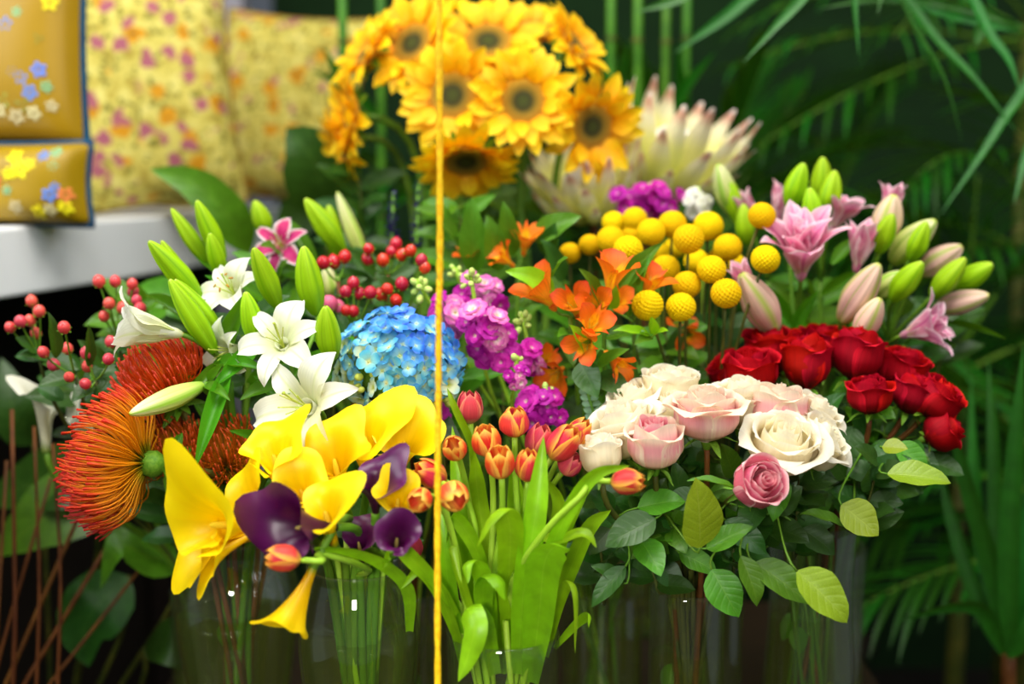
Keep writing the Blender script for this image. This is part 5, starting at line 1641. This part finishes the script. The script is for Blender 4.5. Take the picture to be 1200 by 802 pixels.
# the rose leaves that stand out, each on a short stalk from its stem
for k, bx, by, tx, ty, Y, w, mat, n in (
    ('c1', 820, 642, 816, 560, 1.36, 58, 'light_leaf', (0, -.35, 1)), ('c2', 828, 643, 882, 616, 1.37, 30, 'leaf', None), ('c1', 768, 608, 708, 640, 1.38, 44, 'dark_leaf', None),
    ('c3', 733, 664, 692, 712, 1.38, 26, 'dark_leaf', None), ('c3', 731, 684, 694, 662, 1.39, 24, 'dark_leaf', None), ('c2', 796, 648, 842, 672, 1.40, 30, 'leaf', None),
    ('c4', 834, 668, 866, 724, 1.37, 46, 'leaf', (-.2, -.9, .5)), ('c4', 868, 652, 890, 712, 1.36, 34, 'leaf', (.5, -.9, .3)), ('c4', 884, 660, 950, 708, 1.37, 44, 'leaf', (0, -.7, .7)),
    ('c4', 934, 670, 996, 730, 1.34, 56, 'light_leaf', (.2, -.8, .6)), ('r4', 986, 592, 1030, 628, 1.42, 48, 'light_leaf', (0, -.8, .6)), ('r4', 990, 618, 938, 600, 1.42, 26, 'leaf', (0, -.4, 1)),
    ('r8', 1040, 556, 1116, 564, 1.44, 40, 'light_leaf', (0, -.6, .8)), ('r8', 1034, 524, 1064, 526, 1.46, 24, 'light_leaf', (0, -.7, .7)), ('c5', 862, 574, 806, 560, 1.37, 14, 'leaf', (0, -.4, 1)),
    ('c1', 760, 600, 780, 560, 1.44, 30, 'dark_leaf', None), ('c5', 850, 610, 900, 650, 1.40, 34, 'dark_leaf', None), ('c5', 905, 600, 940, 570, 1.42, 36, 'dark_leaf', None),
    ('r4', 990, 560, 960, 520, 1.50, 40, 'dark_leaf', None), ('r6', 1020, 560, 1068, 536, 1.50, 34, 'dark_leaf', None), ('r7', 1050, 520, 1088, 556, 1.50, 34, 'leaf', None),
    ('c3', 720, 600, 690, 576, 1.42, 30, 'dark_leaf', None), ('c2', 800, 600, 790, 540, 1.44, 32, 'dark_leaf', None), ('r2', 950, 500, 990, 460, 1.56, 30, 'dark_leaf', None),
    ('r3', 1000, 500, 985, 548, 1.54, 38, 'dark_leaf', None), ('c8', 860, 560, 846, 520, 1.46, 30, 'leaf', None), ('c4', 940, 620, 980, 650, 1.44, 36, 'dark_leaf', None),
    ('c2', 770, 660, 800, 690, 1.44, 32, 'dark_leaf', None), ('c1', 740, 640, 768, 670, 1.43, 34, 'dark_leaf', None), ('c9', 900, 640, 915, 600, 1.44, 36, 'dark_leaf', None),
    ('c12', 715, 620, 690, 650, 1.44, 34, 'dark_leaf', None), ('c5', 920, 560, 905, 612, 1.40, 30, 'leaf', None), ('r4', 1016, 512, 1000, 470, 1.55, 26, 'dark_leaf', None)):
    t, P = roses[k]
    b = at(bx, by, Y)
    q = min(P[6:], key=lambda p: (p - b).length)
    tube_part('leaf_stalk', bez(q, q.lerp(b, .4), b + (b - at(tx, ty, Y)) * .3, b, 8), .0012, 'stem', t, 5)
    leaf_part(t, b, at(tx, ty, Y - .012), m(w, Y), mat, n=n)

# a leaf sunk in the water of the rose vase
# ------------------------------------------------------------------ eucalyptus sprig, loose greenery
N = at(704, 512, 1.52)
P = stem_pts('alstro', N, iv(-.2, 1, 0))
t = thing('eucalyptus_sprig', 'thin grey green eucalyptus sprig between the cream roses and green leaves', 'sprig', P[0])
tube_part('stem', P + [at(694, 478, 1.52), at(684, 446, 1.52)], [.002, .0016], 'stem', t, 6)
for k in range(9):
    f = k / 9
    c = N.lerp(at(684, 446, 1.52), f)
    for s in (-1, 1):
        leaf_part(t, c, c + iv(s, .25, .2) * m(14 - 4 * f, 1.52), m(9, 1.52), 'grey_leaf', 'rounded')


def sprig(label, key, base, tip, n, Llo, Lhi, wr, mat, seed, group='leafy filler branches', cat='branch'):
    rr = random.Random(seed)
    B, T = at(*base), at(*tip)
    P = stem_pts(key, B, T - B)
    t = thing('leafy_branch', label, cat, P[0], group)
    up = [B.lerp(T, i / 6) for i in range(1, 7)]
    tube_part('stem', P + up, [.0028, .0022, .0012], 'dark_stem', t, 6)
    for k in range(n):
        f = (k + .5) / n
        q = B.lerp(T, f)
        a = k * 2.4 + rr.uniform(-.4, .4)
        u = Vector((math.cos(a), math.sin(a) * .6, rr.uniform(-.1, .7))).normalized()
        L = rr.uniform(Llo, Lhi)
        leaf_part(t, q, q + u * L, L * wr, mat)


sprig('leafy branch filling the gap under the white lilies', 'lily', (290, 480, 1.60), (290, 380, 1.62), 14, .045, .07, .42, 'dark_leaf', 1)
sprig('leafy branch behind the hydrangea and crimson berries', 'mid', (440, 430, 1.74), (440, 320, 1.76), 16, .045, .065, .45, 'dark_leaf', 2)
sprig('leafy branch behind the magenta stock', 'alstro', (590, 470, 1.72), (590, 350, 1.76), 16, .045, .07, .45, 'leaf', 3)
sprig('leafy branch behind the orange alstroemeria', 'alstro', (680, 480, 1.74), (672, 340, 1.78), 18, .05, .07, .45, 'leaf', 4)
sprig('leafy branch between the billy buttons and red roses', 'billy', (830, 470, 1.76), (850, 380, 1.80), 16, .05, .07, .5, 'dark_leaf', 5)
sprig('leafy branch under the double pink lily', 'pinklily', (940, 440, 1.86), (950, 330, 1.86), 18, .05, .075, .4, 'leaf', 6)
sprig('leafy branch beneath the rightmost lily buds', 'pinklily', (1050, 470, 1.84), (1050, 370, 1.84), 16, .05, .08, .45, 'dark_leaf', 7)
sprig('leafy branch under the coral berries', 'pin', (100, 520, 1.70), (96, 420, 1.70), 14, .045, .07, .5, 'dark_leaf', 8)
sprig('leafy branch below the pincushions', 'pin', (220, 640, 1.64), (190, 560, 1.62), 12, .05, .07, .45, 'dark_leaf', 9)
sprig('leafy branch low among the calla stems', 'calla', (440, 650, 1.46), (430, 560, 1.50), 12, .045, .06, .45, 'dark_leaf', 10)
sprig('leafy branch in the shade behind the tulips', 'mid', (520, 560, 1.62), (540, 440, 1.62), 14, .05, .065, .4, 'leaf', 11)
sprig('leafy branch between sunflower stems', 'sun', (560, 330, 1.98), (560, 230, 2.0), 14, .05, .08, .5, 'leaf', 12)
sprig('leafy branch left of the sunflower stems', 'sun', (430, 330, 2.0), (420, 200, 2.02), 16, .05, .08, .4, 'dark_leaf', 13)
sprig('leafy branch under the proteas', 'protea', (700, 340, 2.04), (690, 260, 2.06), 12, .05, .08, .5, 'dark_leaf', 14)
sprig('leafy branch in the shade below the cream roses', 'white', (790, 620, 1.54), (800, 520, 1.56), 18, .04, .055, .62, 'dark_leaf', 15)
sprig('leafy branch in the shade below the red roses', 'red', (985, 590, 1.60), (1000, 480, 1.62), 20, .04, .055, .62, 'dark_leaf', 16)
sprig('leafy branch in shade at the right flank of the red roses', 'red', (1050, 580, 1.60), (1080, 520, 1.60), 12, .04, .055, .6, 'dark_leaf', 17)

# ------------------------------------------------------------------ the cord in front
pts = [at(514.5, 0, 1.255) + Vector((0, 0, 1.885)), at(514.5, 0, 1.255), at(514, 401, 1.25), at(513, 802, 1.245), at(513, 802, 1.245) + Vector((0, 0, -.95))]
pts[0].z, pts[-1].z = 2.70, -.70
Bg = Bag()
C = catmull(pts, 160)
for s in (0, 1):
    # two plies twisted round each other
    ply = [c + Vector((math.cos(i * .9 + s * PI), math.sin(i * .9 + s * PI), 0)) * .0007 for i, c in enumerate(C)]
    V, F, U = tube_data(ply, .0024, 8)
    Bg.add(V, F, U)
single('cord', Bg.mesh('cord', M['cord']), 'taut yellow cord hanging straight down in front of the bouquets', 'cord')


# ------------------------------------------------------------------ plants behind and beside
LEAFLET = [blade('leaflet', 'palm_leaf', 1, .07, 'palm', a, fold=.5, nu=3, nv=8) for a in ([88, 94, 104, 120], [86, 96, 112, 134], [90, 98, 108, 116])]


def pot(t, x, y, r=.15, h=.28, z0=-.75):
    part('pot', mk('pot', *lathe_data([(.001, 0), (r * .72, 0), (r * .95, h * .9), (r * 1.04, h * .9), (r * 1.05, h), (r * .92, h), (r * .9, h * .9), (.001, h * .88)], 28), M['pot']), t, tr(x, y, z0))


def frond(t, B, d, L, droop, n, lfL, rr):
    """an arching leaf stalk with two rows of narrow leaflets"""
    d = Vector(d).normalized()
    P = [B + d * (L * i / 14) + Vector((0, 0, -droop * L * (i / 14) ** 2)) for i in range(15)]
    f = tube_part('frond', P, [.005, .003, .0012], 'stem', t, 5)
    for k in range(n):
        q = .22 + .78 * (k + .5) / n
        i = min(13, int(q * 14))
        p = P[i].lerp(P[i + 1], q * 14 - i)
        tg_ = (P[i + 1] - P[i]).normalized()
        for s in (-1, 1):
            sd = tg_.cross(Vector((0, 0, 1))).normalized() * s
            u = (tg_ * (.55 + .5 * q) + sd * .8 + Vector((0, 0, rr.uniform(-.1, .25)))).normalized()
            l = lfL * (math.sin(PI * min(.98, .15 + .8 * q)) * .6 + .45) * rr.uniform(.85, 1.1)
            y = u
            nrm = (Vector((0, 0, 1)) - y * y.z)
            nrm.normalize()
            Mx = Matrix((y.cross(nrm) * l, y * l, nrm * l)).transposed().to_4x4()
            Mx.translation = p
            part('leaflet', rr.choice(LEAFLET), f, Mx)


def palm(label, x, y, fr, seed, h=.5, n=11, lf=.2):
    rr = random.Random(seed)
    t = thing('palm', label, 'palm', (x, y, -.75), 'dark palms at the back')
    pot(t, x, y)
    tube_part('trunk', [Vector((x, y, -.5)), Vector((x + .01, y, -.1)), Vector((x, y + .01, h))], [.022, .016, .012], 'dark_stem', t, 8)
    for (dx, dy, dz, L, dr) in fr:
        frond(t, Vector((x, y, h - rr.uniform(0, .1))), (dx, dy, dz), L, dr, n, lf, rr)


palm('dark palm behind the pink lilies, feathery fronds spreading both ways', .62, 2.75, [(-.55, -.2, .7, .5, .35), (-.8, -.1, .3, .5, .3), (.1, -.3, .9, .5, .3), (.6, -.3, .6, .55, .45), (.75, -.3, .1, .5, .4), (-.2, -.35, .8, .5, .5)], 1, .28)
palm('dark palm at the upper right with drooping fronds against the black gap', .98, 2.65, [(-.75, -.3, .5, .55, .5), (-.6, -.4, .15, .5, .35), (.2, -.3, .8, .5, .4), (-.25, -.3, .9, .5, .5), (.6, -.2, .4, .5, .5), (-.5, -.3, .75, .6, .7)], 2, .62)
palm('dark palm behind the proteas and sunflowers', .30, 3.15, [(-.5, -.1, .8, .6, .35), (.3, -.2, .9, .6, .4), (.8, -.2, .4, .6, .45), (-.8, -.2, .3, .55, .4), (.05, -.4, .7, .6, .6), (.5, -.3, .7, .6, .4)], 3, .35)
palm('dark palm low at right beside the rose leaves', .92, 2.30, [(-.7, -.2, .5, .45, .4), (-.2, -.3, .8, .45, .4), (.5, -.1, .6, .4, .4), (-.8, -.2, .1, .4, .3), (-.45, .2, .8, .45, .3)], 4, .15)
palm('dark palm standing tallest at the top right corner', 1.05, 2.95, [(-.8, -.3, .2, .7, .3), (-.7, -.4, -.1, .7, .2), (-.5, -.5, .4, .6, .6), (-.85, -.1, .5, .7, .5), (.2, -.3, .6, .5, .5)], 5, 1.0)
palm('dark palm in the back row between the tall ones', .75, 3.45, [(-.6, -.2, .7, .7, .4), (.2, -.2, .9, .7, .4), (.7, -.2, .5, .6, .5), (-.8, -.2, .3, .7, .4), (-.1, -.4, .7, .6, .6)], 6, .6)

palm('dark palm filling the corner beside the dracaena', 1.35, 2.9, [(-.8, -.3, .4, .6, .4), (-.5, -.4, .7, .6, .5), (-.7, -.4, 0, .6, .3), (-.3, -.5, .5, .6, .6), (-.9, .1, .2, .6, .3)], 7, .35, 13, .26)
palm('dark palm behind the billy buttons, fan of fine leaflets', .50, 2.45, [(.3, -.1, .9, .34, .2), (.6, -.1, .8, .36, .3), (-.1, -.1, 1, .34, .2), (.8, -.2, .5, .36, .35), (.05, .2, 1, .4, .2)], 8, .36, 14, .2)
palm('dark palm low behind the red roses', 1.0, 2.7, [(-.7, -.3, .4, .5, .3), (-.3, -.4, .6, .5, .4), (.4, -.3, .6, .5, .5), (-.8, .1, .7, .55, .3), (-.2, -.2, .9, .5, .4)], 9, .0, 13, .26)
palm('dark palm at the back wall behind the sunflowers', -.1, 3.5, [(-.5, -.1, .8, .6, .35), (.3, -.2, .9, .6, .4), (.8, -.2, .4, .6, .45), (-.8, -.2, .3, .55, .4), (.05, -.4, .7, .6, .6)], 10, .5, 13, .26)

# long arching blades at the upper right
t = thing('spider_plant', 'hanging plant with long arching green blades along the top right', 'plant', (at(1180, -160, 2.1)), None)
c0 = at(1180, -160, 2.1)
part('pot', mk('pot', *lathe_data([(.001, 0), (.08, 0), (.11, .12), (.115, .13), (.10, .13), (.001, .11)], 24), M['pot']), t, tr(c0 + Vector((0, .06, -.02))))
tube_part('hanger', [c0 + Vector((0, .06, .1)), c0 + Vector((0, .06, .8)), Vector((c0.x, c0.y + .06, 2.7))], .002, 'dark_stem', t, 5)
for pix, w in (
    ([(1150, -120, 2.1), (1000, -60, 2.0), (930, 8, 1.95), (870, 74, 1.93)], 17), ([(1140, -130, 2.1), (1040, -90, 2.0), (1003, -30, 1.95), (1006, 66, 1.94)], 16),
    ([(1150, -120, 2.1), (1090, -60, 2.0), (1040, -20, 1.95), (1028, 18, 1.94)], 10), ([(1150, -110, 2.1), (900, -70, 2.1), (800, -5, 2.1), (745, 14, 2.1)], 20),
    ([(1120, -120, 2.1), (930, -40, 2.2), (850, 20, 2.2), (790, 62, 2.2)], 18), ([(1165, -120, 2.1), (1020, -110, 2.05), (1060, 10, 2.0), (1105, 90, 2.0), (1128, 168, 2.0)], 12),
    ([(1170, -110, 2.1), (1040, -60, 2.08), (1085, 30, 2.05), (1140, 90, 2.03), (1192, 155, 2.02)], 13), ([(1185, -110, 2.1), (1130, -50, 2.08), (1155, 30, 2.05), (1182, 70, 2.03), (1196, 110, 2.02)], 13),
    ([(1190, -100, 2.1), (1215, 60, 2.05), (1170, 150, 2.02), (1102, 252, 2.0)], 14), ([(1200, -100, 2.1), (1215, 120, 2.05), (1200, 190, 2.02), (1188, 240, 2.0)], 12),
    ([(1200, 30, 2.1), (1100, 5, 2.1), (1020, 0, 2.1), (960, 10, 2.1)], 10), ([(1195, 36, 2.1), (1120, 20, 2.1), (1060, 0, 2.1), (1010, -10, 2.1)], 10),
    ([(1195, 36, 2.1), (1150, 10, 2.1), (1120, -20, 2.1), (1090, -60, 2.1)], 10), ([(1160, 32, 2.06), (1150, 34, 2.05), (1146, 42, 2.05), (1144, 54, 2.05)], 16)):
    blade_part(t, pix, w, 'blade_leaf', 'palm', .35, n=18)

# upright canes between the sunflowers and the palms
for px, x2, Y, w, lab in ((722, 716, 2.5, 12, 'green cane standing first right of the sunflower tops'), (752, 748, 2.45, 13, 'green cane second from the sunflowers'), (776, 782, 2.4, 12, 'yellowish green cane third from the sunflowers'), (802, 806, 2.5, 11, 'green cane farthest right beside the arching blade'),
                          (408, 400, 2.4, 13, 'green cane left of the sunflowers before the chintz cushion'), (440, 446, 2.5, 12, 'green cane just behind the left sunflowers')):
    B, T = at(px, 330, Y), at(x2, -60, Y)
    B = B + (B - T).normalized() * .0
    B.z = -.745
    t = thing('cane', lab, 'cane', B, 'upright green canes')
    P = [B.lerp(T, i / 12) for i in range(13)]
    tube_part('stalk', P, [m(w * .5, Y), m(w * .42, Y)], 'cane', t, 9)
    for i in range(3, 12, 2):
        V, F, U = lathe_data([(m(w * .45, Y), -.004), (m(w * .6, Y), 0), (m(w * .45, Y), .004)], 10)
        part('node_ring', mk('node_ring', V, F, U, M['dark_stem']), t, frame(P[i], T - B))
    for k in range(3):
        q = P[8 + k]
        leaf_part(t, q, q + Vector((R.uniform(-1, 1), -.3, .7)).normalized() * .16, .024, 'palm_leaf', 'lily')

# dracaena at the lower right
t = thing('dracaena', 'blade leaved plant at the lower right corner, leaves fanning upward', 'plant', (at(1182, 764, 1.9).x, 1.9, -.75))
pot(t, at(1182, 764, 1.9).x, 1.9, .13, .26)
tube_part('trunk', [Vector((at(1182, 764, 1.9).x, 1.9, -.5)), at(1182, 790, 1.9), at(1182, 762, 1.9)], [.012, .010], 'brown_stem', t, 8)
for pix, w in (([(1180, 770, 1.9), (1160, 660, 1.9), (1130, 560, 1.88), (1112, 470, 1.86)], 24), ([(1184, 770, 1.88), (1182, 640, 1.86), (1190, 520, 1.85), (1200, 400, 1.85)], 26),
               ([(1176, 770, 1.92), (1140, 690, 1.94), (1115, 610, 1.96), (1098, 540, 1.98)], 20), ([(1186, 770, 1.92), (1200, 660, 1.92), (1214, 560, 1.92), (1224, 470, 1.92)], 26),
               ([(1178, 770, 1.9), (1168, 640, 1.94), (1164, 520, 1.96), (1158, 420, 1.98)], 20), ([(1176, 766, 1.86), (1150, 716, 1.84), (1110, 712, 1.82), (1054, 728, 1.80)], 20),
               ([(1182, 770, 1.86), (1205, 740, 1.84), (1220, 700, 1.84), (1240, 690, 1.84)], 22), ([(1180, 770, 1.95), (1150, 640, 2.0), (1140, 540, 2.02), (1138, 440, 2.04)], 18)):
    blade_part(t, pix, w, 'palm_leaf' if w < 22 else 'blade_leaf', 'palm', .3, n=16)

# broad leaves at the lower left
t = thing('broadleaf_plant', 'broad leaved dark plant at the lower left under the pincushions', 'plant', (-.66, 1.95, -.75))
bx = -.66
pot(t, bx, 1.95, .14, .3)
for pix, w, mat in (([(122, 574, 1.9), (90, 588, 1.86), (45, 612, 1.84), (-10, 652, 1.84)], 92, 'leaf'), ([(122, 570, 1.88), (80, 560, 1.86), (30, 570, 1.88), (-20, 590, 1.9)], 84, 'dark_leaf'),
                    ([(212, 650, 1.80), (176, 654, 1.76), (140, 640, 1.74), (118, 690, 1.74)], 60, 'leaf'), ([(112, 590, 1.84), (124, 604, 1.80), (130, 622, 1.78), (128, 640, 1.78)], 34, 'leaf'),
                    ([(150, 676, 1.86), (118, 706, 1.82), (98, 740, 1.82), (104, 782, 1.82)], 84, 'dark_leaf'), ([(170, 760, 1.86), (200, 752, 1.8), (230, 770, 1.8), (246, 800, 1.8)], 60, 'dark_leaf'),
                    ([(40, 520, 1.95), (20, 490, 1.92), (10, 460, 1.92), (2, 420, 1.94)], 60, 'dark_leaf')):
    p0 = at(*pix[0])
    tube_part('leaf_stalk', bez(Vector((bx, 1.95, -.5)), Vector((bx, 1.95, 0)), p0 + Vector((0, .05, -.15)), p0, 12), .004, 'dark_stem', t, 6)
    blade_part(t, pix, w, mat, 'ovate', .18, n=16)
t = thing('fig_plant', 'plant with big glossy leaves between the cushions and the lilies', 'plant', (-.33, 2.46, -.75))
bx = -.33
pot(t, bx, 2.46, .13, .3)
for pix, w, mat in (([(292, 296, 2.06), (270, 256, 2.02), (228, 216, 2.0), (176, 198, 2.0)], 50, 'leaf'), ([(384, 262, 2.2), (376, 214, 2.16), (360, 176, 2.14), (336, 150, 2.14)], 84, 'dark_leaf'),
                    ([(340, 290, 2.2), (352, 250, 2.2), (390, 220, 2.2), (420, 170, 2.22)], 50, 'dark_leaf'), ([(240, 372, 1.9), (210, 352, 1.88), (180, 344, 1.88), (146, 350, 1.88)], 46, 'leaf'),
                    ([(240, 390, 1.9), (210, 376, 1.88), (170, 372, 1.88), (150, 380, 1.88)], 36, 'dark_leaf')):
    p0 = at(*pix[0])
    tube_part('leaf_stalk', bez(Vector((bx, 2.46, -.5)), Vector((bx, 2.46, 0)), p0 + Vector((0, .03, -.12)), p0, 12), .004, 'dark_stem', t, 6)
    blade_part(t, pix, w, mat, 'ovate', .2, n=16)

# dry reeds leaning at the lower left
for k, (x0, y0, x1, y1, w) in enumerate(((8, 800, 112, 560, 9), (30, 800, 150, 600, 9), (60, 800, 170, 660, 7), (2, 760, 60, 560, 7), (18, 700, 14, 480, 8), (46, 660, 40, 500, 6), (70, 640, 62, 520, 6), (0, 680, 8, 540, 7))):
    lab = ('thick brown reed leaning right from the lower left corner', 'brown reed leaning right, second from the lower left corner', 'reddish reed leaning right past the low dark leaf', 'thin reed leaning across the left edge',
           'upright brown reed nearest the left edge', 'upright brown reed below the ivory calla', 'short upright reed left of the golden pincushion', 'brown reed touching the left edge')[k]
    A, B = at(x0, y0, 1.74), at(x1, y1, 1.78)
    d = (A - B).normalized()
    A2 = Vector((A.x - .04, 1.72, -.745))
    single('reed', mk('reed', *tube_data(bez(A2, A2 + Vector((0, 0, .5)), A + d * .12, A, 10) + [A.lerp(B, .5), B], [m(w * .5, 1.74), m(w * .3, 1.74)], 7), M['brown_stem']), lab, 'reed', None, 'dry brown reeds')

sprig('leafy branch in front of the bench end under the highest coral berries', 'pin', (170, 460, 1.72), (160, 350, 1.74), 16, .045, .07, .45, 'leaf', 21)
sprig('leafy branch showing between the lime lily buds', 'lily', (320, 420, 1.70), (330, 300, 1.74), 16, .05, .075, .35, 'lily_leaf', 22)
sprig('leafy branch between the white lily blooms and hydrangea', 'mid', (392, 470, 1.60), (400, 390, 1.62), 12, .04, .06, .4, 'lily_leaf', 23)
sprig('leafy branch between the hydrangea and the dusty pink tulip', 'mid', (520, 540, 1.56), (516, 450, 1.58), 12, .04, .06, .35, 'leaf', 24)
sprig('leafy branch at the foot of the billy button stems', 'billy', (790, 470, 1.66), (780, 390, 1.68), 14, .045, .06, .5, 'leaf', 25)
sprig('leafy branch behind the row of alstroemeria, near the cord', 'alstro', (540, 340, 1.80), (540, 240, 1.84), 16, .05, .075, .4, 'leaf', 26)
sprig('leafy branch at the right behind the outermost lily buds', 'pinklily', (1100, 430, 1.86), (1110, 370, 1.86), 10, .05, .07, .4, 'dark_leaf', 27)

# bare stems standing close in the glass vases
for key, n, mat, lab in (('red', 12, 'stem', 'bare green stem among those packed in the waisted rose vase'), ('white', 7, 'dark_stem', 'bare olive stem in the narrow straight vase'), ('lily', 9, 'brown_stem', 'bare brown stem inside the bulbous dark vase'),
                         ('calla', 8, 'tulip_stem', 'smooth pale green stem inside the round shouldered vase'), ('alstro', 5, 'stem', 'bare green stem in the dim vase set back from the tulips'), ('tulip', 5, 'tulip_stem', 'thick pale stem inside the cylinder vase of tulips')):
    c, zr, rin, rb = VZ[key]
    for k in range(n):
        a, q = k * 2.4, math.sqrt((k + .5) / n)
        b0 = c + Vector((math.cos(a + 2) * (rb - .012) * q, math.sin(a + 2) * (rb - .012) * q, .014))
        e = c + Vector((math.cos(a) * (rin - .009) * q, math.sin(a) * (rin - .009) * q, zr + R.uniform(.01, .04)))
        t = thing('cut_stem', lab, 'stem', b0, {'red': 'stems in the rose vase', 'white': 'stems in the narrow vase', 'lily': 'stems in the bulbous vase', 'calla': 'stems in the round vase', 'alstro': 'stems in the dim vase', 'tulip': 'stems in the tulip vase'}[key])
        tube_part('stalk', [b0, b0.lerp(e, .5) + Vector((R.uniform(-.003, .003), R.uniform(-.003, .003), 0)), e], .0032 if key != 'red' else .0026, mat, t, 6)
        if key in ('red', 'white', 'lily') and k % 3 == 0:
            q_ = b0.lerp(e, .55)
            leaf_part(t, q_, q_ + Vector((R.uniform(-.02, .02), -.01, -.03)), .022, 'leaf')

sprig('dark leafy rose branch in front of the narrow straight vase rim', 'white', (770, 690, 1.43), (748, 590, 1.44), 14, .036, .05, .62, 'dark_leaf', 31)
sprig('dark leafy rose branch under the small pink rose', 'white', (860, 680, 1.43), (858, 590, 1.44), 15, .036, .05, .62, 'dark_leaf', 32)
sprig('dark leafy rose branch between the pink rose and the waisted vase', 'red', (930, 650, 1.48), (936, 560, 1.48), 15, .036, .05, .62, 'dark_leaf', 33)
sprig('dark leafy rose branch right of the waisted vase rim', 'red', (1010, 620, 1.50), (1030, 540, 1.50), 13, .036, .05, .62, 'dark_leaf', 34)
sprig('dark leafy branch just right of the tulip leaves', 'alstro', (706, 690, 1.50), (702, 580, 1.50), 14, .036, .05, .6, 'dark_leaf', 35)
palm('dark palm behind the canes, its fan reaching over the proteas', .36, 2.75, [(.2, -.1, .9, .5, .2), (.7, -.1, .8, .5, .3), (-.3, -.1, .9, .5, .2), (.9, -.2, .5, .5, .35), (.5, .2, 1, .5, .2)], 11, .55, 13, .24)
palm('dark palm in the middle of the right side, narrow upright fan', .80, 2.5, [(.0, -.1, 1, .42, .2), (.4, -.1, .8, .42, .3), (-.4, -.1, .8, .42, .3), (-.75, -.2, .5, .42, .35), (.7, -.2, .5, .4, .4)], 12, .40, 13, .2)
